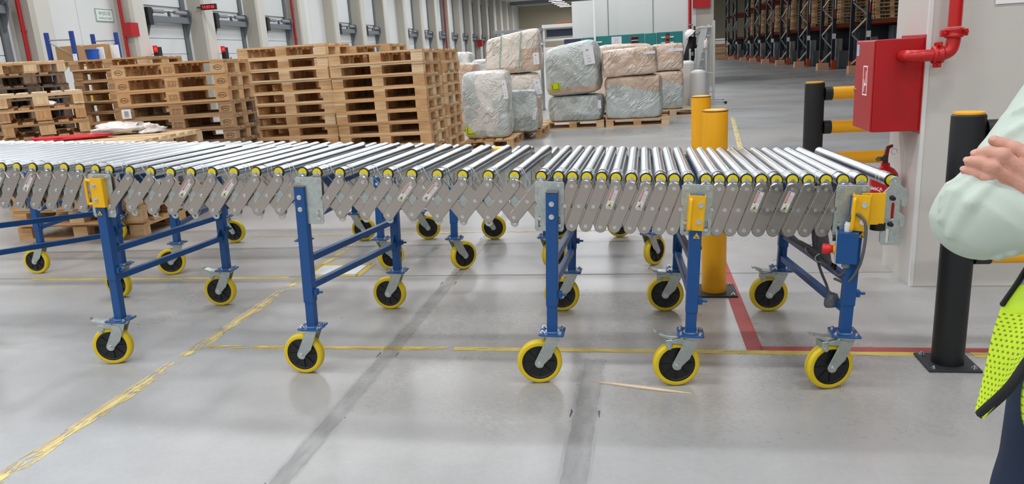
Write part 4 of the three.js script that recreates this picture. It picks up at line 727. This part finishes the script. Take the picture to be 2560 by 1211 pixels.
  const jk = (() => { const g = new THREE.CylinderGeometry(.09, .2, 1.0, 28, 14), p = g.attributes.position, q = fbm(6, 3, 3, 77); for (let i = 0; i < p.count; i++) { const y = p.getY(i), a = Math.atan2(p.getZ(i), p.getX(i)), r = 1 + (q(.5 + a / 6.283, y) - .5) * .5 + .08 * Math.sin(a * 5); p.setX(i, p.getX(i) * r - (.5 - y) * .05); p.setZ(i, p.getZ(i) * r * .75); } g.computeVertexNormals(); return g; })();
  const j = thing('jacket', 'black work jacket hanging on the coat stand', 'jacket', 1.22, .72, -20.2); part(j, 'jacket_body', jk, M.blackSoft, 0, .45, 0, 0, 0, -.1); part(j, 'sleeve', new THREE.CylinderGeometry(.05, .065, .8, 14), M.blackSoft, .17, .34, .05, 0, 0, .05); part(j, 'chest_mark', rbox(.08, .09, .004, .001), M.grey, .02, .52, .16, -.1);
  const hm = thing('hard_hat', 'white hard hat hanging on top of the black jacket', 'helmet', 1.2, 1.72, -20.1); part(hm, 'shell', new THREE.SphereGeometry(.14, 24, 14, 0, 2 * PI, 0, PI * .52).scale(1, .95, 1.15), M.white, 0, 0, 0, .1, 0, .7); part(hm, 'brim', new THREE.TorusGeometry(.143, .012, 8, 28).rotateX(PI / 2).scale(1, 1, 1.15), M.white, 0, 0, 0, .1, 0, .7); part(hm, 'strap', tube([V(-.08, -.1, .05), V(.02, -.2, .02), V(.1, -.02, .05)], .006, 6, 16), M.black);
  const bn = thing('waste_bin', 'grey plastic bin standing at the far end of the aisle behind the ladder', 'bin', 6.4, 0, -82); part(bn, 'bin_body', new THREE.CylinderGeometry(.9, .66, 1.6, 4).rotateY(PI / 4), std(0x5d6672, .6), 0, .8, 0); part(bn, 'bin_rim', new THREE.CylinderGeometry(1.0, .98, .16, 4).rotateY(PI / 4), std(0x7a8490, .6), 0, 1.65, 0);
  const wp = thing('board_pile', 'pile of tan boards beside the grey bin at the far end of the aisle', 'boards', 7.6, 0, -78.9); for (let k = 0; k < 4; k++) part(wp, 'board', rbox(1.2, .34, .8, .02), k % 2 ? M.card : M.cardLight, 0, .2 + k * .38, 0);
}
// ---------------------------------------------------------------- pallet racks along the right aisle
{
  const rows = [[-33.4, 2.4], [-38.9, 2.4], [-44.4, 2.4], [-50.2, 2.4], [-56.0, 2.5], [-62.0, 2.5], [-67.8, 2.5], [-76.5, 2.6], [-83.0, 2.6]];
  const up = (h) => memo('up' + h, () => rbox(.15, h, .15, .008));
  const single0 = (() => { const l = []; for (const z of [-.35, 0, .35]) l.push(at(box(1.2, .021, .12), 0, .0105, z)); for (const x of [-.5275, 0, .5275]) for (const z of [-.35, 0, .35]) l.push(at(box(.145, .078, .1), x, .0605, z)); for (const x of [-.5275, 0, .5275]) l.push(at(box(.145, .022, .8), x, .111, 0)); for (let i = 0; i < 5; i++) l.push(at(box(1.2, .021, .12), 0, .133, -.33 + i * .165)); return merge(l); })();
  const nth = ['nearest', 'second nearest', 'third nearest', 'fourth nearest', 'fifth nearest', 'sixth nearest', 'seventh nearest', 'second farthest', 'farthest'];
  rows.forEach(([z, dp], i) => {
    const R = thing('pallet_rack', `${nth[i]} navy pallet rack end with orange beams along the right aisle`, 'rack', 8.75, 0, z, 0, undefined);
    for (const zz of [-dp / 2, dp / 2]) for (const x of [0, 2.85]) {
      part(R, 'upright', up(8.0), M.navy, x, 4.0, zz);
      part(R, 'foot_guard', rbox(.2, .42, .2, .02), M.orange, x + .02, .21, zz + .05);
    }
    part(R, 'floor_block', rbox(.5, .3, .36, .01), M.peach, -.42, .15, dp / 2 - .1);
    for (let k = 0; k < 5; k++) { const y = .25 + k * 1.3; part(R, 'diagonal_brace', beam(V(0, y, -dp / 2), V(0, y + .62, dp / 2), .05, .07), M.brace); part(R, 'diagonal_brace', beam(V(0, y + .66, dp / 2), V(0, y + 1.28, -dp / 2), .05, .07), M.greyDark); }
    part(R, 'warning_strip', rbox(.03, 1.2, .1, .004), M.white, .0, 2.9, dp / 2 + .08); part(R, 'warning_strip', rbox(.032, .4, .102, .004), M.orange, .0, 2.5, dp / 2 + .08);
    part(R, 'location_sign', rbox(.16, .24, .01, .002), M.white, 0, 1.5, dp / 2 + .08);
    for (const y of [1.95, 4.15, 6.35]) { for (const zz of [-dp / 2, -.15, .15, dp / 2]) part(R, 'beam', rbox(2.75, .15, .06, .006), M.beamOrange, 1.42, y, zz); part(R, 'beam_deck', rbox(2.7, .02, dp - .1, .004), M.greyDark, 1.42, y + .085, 0); }
    part(R, 'dark_back_panel', rbox(2.7, 1.8, .04, .01), M.rackBack, 1.42, .95, -.3);
    part(R, 'stored_crate', rbox(.3, 1.35, .5, .03), i % 2 ? M.pale : M.grey, .35, .7, dp / 2 - .6); part(R, 'stored_crate', rbox(.45, 1.0, .5, .03), M.greyDark, 1.25, 1.3, dp / 2 - .7); part(R, 'stored_crate', rbox(.9, .8, .7, .03), M.greyDark, .75, .42, dp / 2 - .5); part(R, 'stored_crate', rbox(.8, 1.2, .7, .03), M.dark, 1.9, .62, dp / 2 - .5);
    if (i < 7) for (const [lv, y, n] of [[0, 2.06, 12], [1, 4.26, i < 3 ? 0 : 7]]) for (let k = 0; k < n; k++) {
      single('pallet', single0, woods[[1, 2, 3][(k * 7 + i) % 3]], `pallet ${k === n - 1 ? 'topmost' : ORD[n - 1 - k]} on the ${lv ? 'second' : 'first'} orange beam of the ${nth[i]} rack`, 'pallet', 9.62 + rr(-.03, .03), y + k * .1445, z + dp / 2 - .45, rr(-.03, .03), `pallets on the rack beams of the ${nth[i]} rack`);
    }
  });
}
// ---------------------------------------------------------------- the person at the right edge
function surfaceNet(f, lo, hi, c) {      // naive surface nets of f = 0, negative inside
  const n = [0, 1, 2].map((k) => Math.ceil((hi[k] - lo[k]) / c) + 1), [nx, ny, nz] = n, val = new Float32Array(nx * ny * nz), id = (i, j, k) => i + nx * (j + ny * k);
  for (let k = 0; k < nz; k++) for (let j = 0; j < ny; j++) for (let i = 0; i < nx; i++) val[id(i, j, k)] = f(lo[0] + i * c, lo[1] + j * c, lo[2] + k * c);
  const vid = new Int32Array(nx * ny * nz).fill(-1), pos = [], idx = [], E = [[0, 1], [2, 3], [4, 5], [6, 7], [0, 2], [1, 3], [4, 6], [5, 7], [0, 4], [1, 5], [2, 6], [3, 7]];
  for (let k = 0; k < nz - 1; k++) for (let j = 0; j < ny - 1; j++) for (let i = 0; i < nx - 1; i++) {
    let m = 0; const v = []; for (let b = 0; b < 8; b++) { const q = val[id(i + (b & 1), j + ((b >> 1) & 1), k + (b >> 2))]; v.push(q); if (q < 0) m |= 1 << b; }
    if (m === 0 || m === 255) continue;
    let x = 0, y = 0, z = 0, t = 0;
    for (const [a, b] of E) if ((v[a] < 0) !== (v[b] < 0)) { const s = v[a] / (v[a] - v[b]); x += (a & 1) + s * ((b & 1) - (a & 1)); y += ((a >> 1) & 1) + s * (((b >> 1) & 1) - ((a >> 1) & 1)); z += (a >> 2) + s * ((b >> 2) - (a >> 2)); t++; }
    vid[id(i, j, k)] = pos.length / 3; pos.push(lo[0] + (i + x / t) * c, lo[1] + (j + y / t) * c, lo[2] + (k + z / t) * c);
  }
  const quad = (a, b, d, e, flip) => { if (a < 0 || b < 0 || d < 0 || e < 0) return; flip ? idx.push(a, d, b, a, e, d) : idx.push(a, b, d, a, d, e); };
  for (let k = 1; k < nz - 1; k++) for (let j = 1; j < ny - 1; j++) for (let i = 1; i < nx - 1; i++) {
    const s = val[id(i, j, k)] < 0;
    if (s !== val[id(i + 1, j, k)] < 0) quad(vid[id(i, j - 1, k - 1)], vid[id(i, j, k - 1)], vid[id(i, j, k)], vid[id(i, j - 1, k)], !s);
    if (s !== val[id(i, j + 1, k)] < 0) quad(vid[id(i - 1, j, k - 1)], vid[id(i - 1, j, k)], vid[id(i, j, k)], vid[id(i, j, k - 1)], !s);
    if (s !== val[id(i, j, k + 1)] < 0) quad(vid[id(i - 1, j - 1, k)], vid[id(i, j - 1, k)], vid[id(i, j, k)], vid[id(i - 1, j, k)], !s);
  }
  const g = new THREE.BufferGeometry(); g.setAttribute('position', new THREE.Float32BufferAttribute(pos, 3)); g.setIndex(idx); g.computeVertexNormals();
  const uv = new Float32Array(pos.length / 3 * 2); for (let i = 0; i < uv.length / 2; i++) { uv[i * 2] = pos[i * 3] - pos[i * 3 + 2]; uv[i * 2 + 1] = pos[i * 3 + 1]; } g.setAttribute('uv', new THREE.BufferAttribute(uv, 2));
  return g;
}
const smin = (a, b, k) => { const h = Math.max(k - Math.abs(a - b), 0) / k; return Math.min(a, b) - h * h * k * .25; };
const cap = (A, B, ra, rb = ra) => { const d = [B[0] - A[0], B[1] - A[1], B[2] - A[2]], L = d[0] ** 2 + d[1] ** 2 + d[2] ** 2; return (x, y, z) => { const px = x - A[0], py = y - A[1], pz = z - A[2]; const t = Math.max(0, Math.min(1, (px * d[0] + py * d[1] + pz * d[2]) / L)); return Math.hypot(px - d[0] * t, py - d[1] * t, pz - d[2] * t) - (ra + (rb - ra) * t); }; };
const ell = (C, R) => (x, y, z) => { const a = (x - C[0]) / R[0], b = (y - C[1]) / R[1], c = (z - C[2]) / R[2], k = Math.hypot(a, b, c); return (k - 1) * Math.min(...R) * (k > .3 ? 1 : 1); };
const join = (list, k) => (x, y, z) => { let r = 9; for (const f of list) r = smin(r, f(x, y, z), k); return r; };
{
  const RS = [.79, 1.365, -1.5], RE = [.536, 1.122, -1.3], RW = [.78, 1.11, -1.22], LS = [1.08, 1.37, -1.48], LE = [.97, 1.1, -1.27], CX = .925, CZ = -1.5;
  const grow = (p, s = 1.022) => [p[0] * s, 1.42 + (p[1] - 1.42) * s, p[2] * s];      // one hand depth for all finger joints
  const fingers = { index: [[.5839, 1.2268, -1.2496], [.5645, 1.2364, -1.262], [.5529, 1.2431, -1.272], [.5431, 1.2481, -1.2799]], middle: [[.5784, 1.1982, -1.2361], [.5422, 1.2292, -1.2477], [.5282, 1.2325, -1.2595], [.5172, 1.2294, -1.2714]], ring: [[.5746, 1.1798, -1.2359], [.5289, 1.2118, -1.2429], [.5158, 1.2177, -1.2566], [.5065, 1.218, -1.2696]], little: [[.571, 1.165, -1.242], [.5262, 1.1956, -1.2467], [.5133, 1.2005, -1.2581], [.5022, 1.2034, -1.2704]] };
  for (const k in fingers) fingers[k] = fingers[k].map((p) => grow(p));
  const wrist = grow([.676, 1.188, -1.243]), palm = [[.61, 1.215, -1.252], [.612, 1.195, -1.242], [.612, 1.178, -1.244]].map((p) => grow(p));
  const rad = { index: [.0118, .0108, .0098, .0088], middle: [.0122, .0112, .0102, .009], ring: [.0116, .0106, .0096, .0086], little: [.0108, .0098, .0088, .0078] };
  // skin: head, neck, arms as one surface, the left hand on a finer grid
  const bodySdf = join([
    cap([CX, 1.42, CZ], [CX, 1.52, CZ + .01], .055), ell([CX, 1.625, CZ + .015], [.076, .115, .095]), ell([CX, 1.565, CZ + .05], [.05, .05, .05]), ell([CX, 1.612, CZ + .112], [.014, .028, .02]), ell([CX, 1.572, CZ + .1], [.022, .008, .012]),
    ell([CX - .078, 1.615, CZ + .01], [.012, .03, .02]), ell([CX + .078, 1.615, CZ + .01], [.012, .03, .02]),
    cap([CX - .13, 1.38, CZ], [CX + .13, 1.38, CZ], .05), cap([CX, 1.36, CZ], [CX, 1.0, CZ], .1, .1), cap(RS, RE, .045, .04), cap(RE, RW, .04, .03), cap(LS, LE, .045, .04), cap(LE, wrist, .038, .026),
    cap([CX - .09, .95, CZ], [CX - .13, .5, CZ + .03], .07, .05), cap([CX - .13, .5, CZ + .03], [CX - .14, .08, CZ], .045, .035), cap([CX + .09, .95, CZ], [CX + .12, .5, CZ + .03], .07, .05), cap([CX + .12, .5, CZ + .03], [CX + .13, .08, CZ], .045, .035), cap([CX - .14, .05, CZ], [CX - .16, .04, CZ + .14], .03), cap([CX + .13, .05, CZ], [CX + .15, .04, CZ + .14], .03),
    cap(RW, [.86, 1.13, -1.26], .03, .03),
  ], .03);
  const handList = [];
  for (const k in fingers) { const F = fingers[k], R = rad[k]; handList.push(join([0, 1, 2].map((i) => cap(F[i], F[i + 1], R[i], R[i + 1])).concat([ell(F[1], [R[1] * 1.13, R[1] * 1.1, R[1] * 1.15])]), .004)); }
  const knuckles = Object.values(fingers).map((F) => F[0]);
  const palmSdf = join([...knuckles.map((k) => cap(k, [wrist[0] * .75 + k[0] * .25, wrist[1] * .75 + k[1] * .25, wrist[2] * .75 + k[2] * .25], .0125, .019)), ...palm.map((p) => ell(p, [.03, .018, .014])), cap(wrist, [wrist[0] + .05, wrist[1] - .015, wrist[2] - .006], .027, .03)], .014);
  const thumb = join([cap([wrist[0] - .03, wrist[1] + .02, wrist[2] + .01], [wrist[0] - .055, wrist[1] + .052, wrist[2]], .015, .0125), cap([wrist[0] - .055, wrist[1] + .052, wrist[2]], [wrist[0] - .08, wrist[1] + .066, wrist[2] - .012], .0118, .0098)], .006);
  const handSdf = (x, y, z) => { let r = palmSdf(x, y, z); let f = 9; for (const h of handList) f = smin(f, h(x, y, z), .0022); r = smin(r, f, .009); return smin(r, thumb(x, y, z), .01); };
  const skinTex = tex(256, 256, ((a, b) => (u, v) => { const k = (a(u, v) - .5) * 22 + (b(u, v) - .5) * 16; return [204 + k * .6, 148 + k, 128 + k]; })(fbm(6, 6, 4, 131), fbm(60, 60, 2, 132))); skinTex.repeat.set(9, 9);
  const skin = new THREE.MeshStandardMaterial({ map: skinTex, roughness: .5, bumpMap: skinTex, bumpScale: .0006 });
  const person = thing('person', 'person with crossed arms in mint shirt, yellow mesh vest and dark trousers', 'person', 0, 0, 0);
  const bodyG = surfaceNet(bodySdf, [.4, 0, -1.75], [1.2, 1.78, -1.1], .013), handG = surfaceNet(handSdf, [.5, 1.12, -1.37], [.79, 1.31, -1.25], .0026);
  const body = part(person, 'body', mergeGeometries([bodyG.toNonIndexed(), handG.toNonIndexed()].map((g) => { const m = mergeVertices(g); return m; })), skin);
  for (const k in fingers) { const F = fingers[k], a = F[3], b = F[2], d = V(a[0] - b[0], a[1] - b[1], a[2] - b[2]).normalize(); const toCam = V(-a[0], 1.42 - a[1] + .5, -a[2]).normalize(); toCam.addScaledVector(d, -toCam.dot(d)).normalize(); const side = new THREE.Vector3().crossVectors(d, toCam); const nm = part(body, 'fingernail', new THREE.SphereGeometry(1, 14, 10), std(0xd8a592, .32)); nm.applyMatrix4(new THREE.Matrix4().makeBasis(d.clone().multiplyScalar(.0056), toCam.clone().multiplyScalar(.0018), side.multiplyScalar(.005)).setPosition(V(...a).addScaledVector(toCam, rad[k][3] * .86).addScaledVector(d, .002))); }
  for (const s of [-1, 1]) { const e = part(body, 'eye', new THREE.SphereGeometry(.012, 16, 12), M.white, CX + s * .03, 1.632, CZ + .095); part(e, 'iris', new THREE.SphereGeometry(.006, 12, 8), std(0x3a2a1c, .3), 0, 0, .0085); }
  part(person, 'hair', surfaceNet((x, y, z) => Math.max(ell([CX, 1.64, CZ + .003], [.084, .112, .1])(x, y, z), (z - CZ) * .8 - (y - 1.63) * .9 - .02), [.8, 1.45, -1.65], [1.05, 1.78, -1.35], .008), std(0x4a3a2c, .8));
  // shirt with folds
  const w1 = fbm(5, 5, 3, 141), w2 = fbm(3, 8, 3, 143);
  const shirtBase = join([
    (x, y, z) => ell([CX, 1.2, CZ], [.19, .3, .135])(x, y, z), cap([CX - .12, 1.375, CZ], [CX + .12, 1.375, CZ], .07), cap(RS, RE, .07, .053), ell(RE, [.05, .056, .055]), cap(RE, [.72, 1.108, -1.235], .05, .04), cap(LS, LE, .074, .06), cap(LE, [wrist[0] + .07, wrist[1] - .01, wrist[2] - .01], .058, .042), cap([CX, 1.1, CZ], [CX, .93, CZ], .155, .16),
  ], .035);
  // raised folds of the sleeve: thin ridges laid onto the surface of the smooth sleeve
  const onSleeve = (q, f = shirtBase, off = .0045) => { let [x, y, z] = q; for (let i = 0; i < 14; i++) { const e = .002, d = f(x, y, z), gx = f(x + e, y, z) - d, gy = f(x, y + e, z) - d, gz = f(x, y, z + e) - d, l = Math.hypot(gx, gy, gz) || 1; const dd = d - off; x -= gx / l * dd; y -= gy / l * dd; z -= gz / l * dd; } return [x, y, z]; };
  const foldLines = [[[.4673, 1.143, -1.2748], [.5094, 1.177, -1.2912]], [[.4753, 1.1249, -1.2717], [.5316, 1.1706, -1.2937]], [[.4954, 1.1049, -1.2704], [.5421, 1.1498, -1.2904]], [[.5526, 1.0863, -1.2763], [.6042, 1.1172, -1.2937]], [[.4805, 1.1686, -1.2837], [.5192, 1.1902, -1.2964]], [[.5298, 1.2587, -1.3157], [.5525, 1.2762, -1.3244]], [[.5658, 1.1119, -1.2853], [.6045, 1.1348, -1.2982]], [[.4611, 1.156, -1.2769], [.4774, 1.1738, -1.2845]], [[.5164, 1.2155, -1.3023], [.5327, 1.2397, -1.3114]], [[.56, 1.25, -1.33], [.61, 1.27, -1.34]], [[.6, 1.3, -1.37], [.67, 1.29, -1.38]]]
    .map(([a, b], i) => { const A = onSleeve(a), B = onSleeve(b), C = onSleeve([(A[0] + B[0]) / 2, (A[1] + B[1]) / 2, (A[2] + B[2]) / 2]), r = [.0085, .0075, .009, .0085, .008, .006, .008, .007, .007, .008, .008][i]; return [cap(A, C, r * .4, r), cap(C, B, r, r * .4)]; });
  const ridges = (x, y, z) => { let r = 9; for (const f of foldLines) for (const g of f) r = Math.min(r, g(x, y, z)); return r; };
  const shirtSdf = (x, y, z) => {
    const b = shirtBase(x, y, z); if (Math.abs(b) > .03) return b;
    const near = Math.exp(-((x - .56) ** 2 + (y - 1.13) ** 2 + (z + 1.3) ** 2) / .012), a = (x * .62 + y * .78) * 2.1, c = (x * .78 - y * .62 + z * .4) * .55;
    const r1 = 1 - Math.abs(2 * w2(c + .3, a) - 1), r2 = 1 - Math.abs(2 * w1(x * 1.4 - z, y * 1.2) - 1);
    return smin(b - (.003 * near + .002) * (r1 * r1 * 1.3 - .4) - .003 * (r2 * r2 - .3), ridges(x, y, z), .014);
  };
  const shirtMat = std(0xc0ccbf, .88, 0, { bumpMap: tex(256, 256, ((f, h) => (u, v, x, y) => 128 + ((x % 4 < 2) === (y % 4 < 2) ? 14 : -14) + (f(u, v) - .5) * 50)(fbm(30, 30, 2, 151), 0), false), bumpScale: .0006 });
  shirtMat.bumpMap.repeat.set(12, 12);
  const inBox = (x, y, z) => Math.max(.435 - x, x - .7, 1.02 - y, y - 1.35, -1.47 - z, z + 1.19);      // the creased sleeve gets a finer grid
  const shirt = part(person, 'shirt', mergeGeometries([surfaceNet((x, y, z) => Math.max(shirtSdf(x, y, z), -inBox(x, y, z)), [.42, .9, -1.72], [1.22, 1.49, -1.12], .0085), surfaceNet((x, y, z) => { const b = inBox(x, y, z); return b > .01 ? b : Math.max(shirtSdf(x, y, z), b); }, [.43, 1.01, -1.48], [.71, 1.36, -1.18], .0036)]), shirtMat);
  const trouser = std(0x1b2940, .9), belt = M.black;
  part(person, 'trousers', surfaceNet(join([ell([CX, .93, CZ], [.185, .12, .15]), cap([CX - .095, .9, CZ], [CX - .145, .5, CZ + .03], .11, .085), cap([CX - .145, .5, CZ + .03], [CX - .155, .09, CZ], .082, .07), cap([CX + .095, .9, CZ], [CX + .13, .5, CZ + .03], .11, .085), cap([CX + .13, .5, CZ + .03], [CX + .14, .09, CZ], .082, .07)], .04), [.6, .02, -1.75], [1.25, 1.08, -1.2], .012), trouser);
  for (const s of [-1, 1]) part(person, 'shoe', surfaceNet(join([cap([CX + s * .145, .05, CZ - .03], [CX + s * .17, .04, CZ + .15], .045, .038)], .01), [CX + s * .155 - .1, 0, CZ - .12], [CX + s * .155 + .1, .12, CZ + .24], .008), M.black);
  // safety vest: shell round the torso and two loose front panels
  const meshTex = tex(128, 128, (u, v) => { const x = (u * 8) % 1 - .5, row = Math.floor(v * 8), q = (((u * 8) + (row % 2) * .5) % 1) - .5, y = (v * 8) % 1 - .5; const hole = Math.hypot(q, y) < .23; return hole ? [120, 138, 20] : [204, 236, 30]; }); meshTex.repeat.set(14, 14);
  const vestMesh = std(0xffffff, .7, 0, { map: meshTex, side: THREE.DoubleSide }), vestSolid = std(0xc6ea22, .65, 0, { side: THREE.DoubleSide }), silverBand = std(0x9a9ca2, .5, .2, { side: THREE.DoubleSide });
  const vest = part(person, 'safety_vest', surfaceNet((x, y, z) => Math.max(join([ell([CX, 1.2, CZ], [.202, .32, .147]), cap([CX, 1.1, CZ], [CX, .84, CZ], .172, .188), cap([CX - .12, 1.375, CZ], [CX + .12, 1.375, CZ], .078)], .035)(x, y, z), .8 - y, (z - CZ > .0 ? .1 - Math.abs(x - CX) : -1), Math.abs(x - CX) - .205), [.68, .78, -1.72], [1.17, 1.48, -1.25], .009), vestMesh);
  const sheet = (L, R, bulge) => { // panel between two edge lines, bulging towards the front, with thickness
    const cl = new THREE.CatmullRomCurve3(L.map((p) => V(...p))), cr = new THREE.CatmullRomCurve3(R.map((p) => V(...p))), nu = 14, nv = 36, len = cl.getLength(), wid = cl.getPoint(.5).distanceTo(cr.getPoint(.5)), pos = [], idx = [], uv = [];
    for (const off of [0, -.004]) for (let j = 0; j <= nv; j++) for (let i = 0; i <= nu; i++) { const a = cl.getPoint(j / nv), b = cr.getPoint(j / nv), t = i / nu, p = a.lerp(b, t); const w = Math.sin(PI * t) * bulge + .006 * Math.sin(t * 9 + j * .22) * t; p.z += w + off; pos.push(p.x, p.y, p.z); uv.push(t * wid, j / nv * len); }
    const st = nu + 1, N = (nv + 1) * st;
    for (let j = 0; j < nv; j++) for (let i = 0; i < nu; i++) { const a = j * st + i; idx.push(a, a + st, a + 1, a + 1, a + st, a + st + 1, N + a, N + a + 1, N + a + st, N + a + 1, N + a + st + 1, N + a + st); }
    const g = new THREE.BufferGeometry(); g.setAttribute('position', new THREE.Float32BufferAttribute(pos, 3)); g.setAttribute('uv', new THREE.Float32BufferAttribute(uv, 2)); g.setIndex(idx); g.computeVertexNormals(); return g;
  };
  const pl = [[.6727, 1.0048, -1.4058], [.6521, .9735, -1.395], [.627, .9427, -1.3801], [.6095, .8952, -1.3643], [.593, .8518, -1.3397], [.5773, .8091, -1.3155], [.5619, .7739, -1.2933]], pr = [[.7603, 1.0607, -1.3026], [.7421, 1.0149, -1.2917], [.6975, .9772, -1.2792], [.6489, .9347, -1.2626], [.6124, .8919, -1.2468], [.5847, .8444, -1.2412], [.5642, .7748, -1.2827]];
  const cut = (a, i, j) => a.slice(i, j + 1);
  part(vest, 'reflective_band', sheet(cut(pl, 0, 1), cut(pr, 0, 1), .02), silverBand);
  part(vest, 'upper_panel', sheet([pl[1], pl[2], [.621, .93, -1.374]], [pr[1], pr[2], [.69, .967, -1.276]], .02), vestSolid);
  part(vest, 'front_panel', sheet([[.621, .93, -1.374], ...cut(pl, 3, 6)], [[.69, .967, -1.276], ...cut(pr, 3, 6)], .02), vestMesh);
  part(vest, 'edge_trim', tube(pr.map((p) => V(p[0], p[1], p[2] + .001)), .0085, 8, 60), M.blackSoft);
  part(vest, 'edge_trim', new THREE.SphereGeometry(.005, 12, 8), M.blackSoft, pl[2][0] - .002, pl[2][1], pl[2][2] + .002); part(vest, 'edge_trim', tube(cut(pl, 0, 2).map((p) => V(p[0] - .002, p[1], p[2] + .002)), .005, 8, 24), M.blackSoft);
  part(vest, 'front_panel', sheet([[.65, .93, -1.29], [.62, .86, -1.262], [.6047, .8213, -1.2364], [.6113, .7789, -1.2294], [.6442, .7389, -1.2245]], [[.95, 1.0, -1.3], [.94, .93, -1.29], [.93, .86, -1.28], [.93, .8, -1.28], [.93, .75, -1.28]], .02), vestMesh);
}
renderer.render(scene, camera);
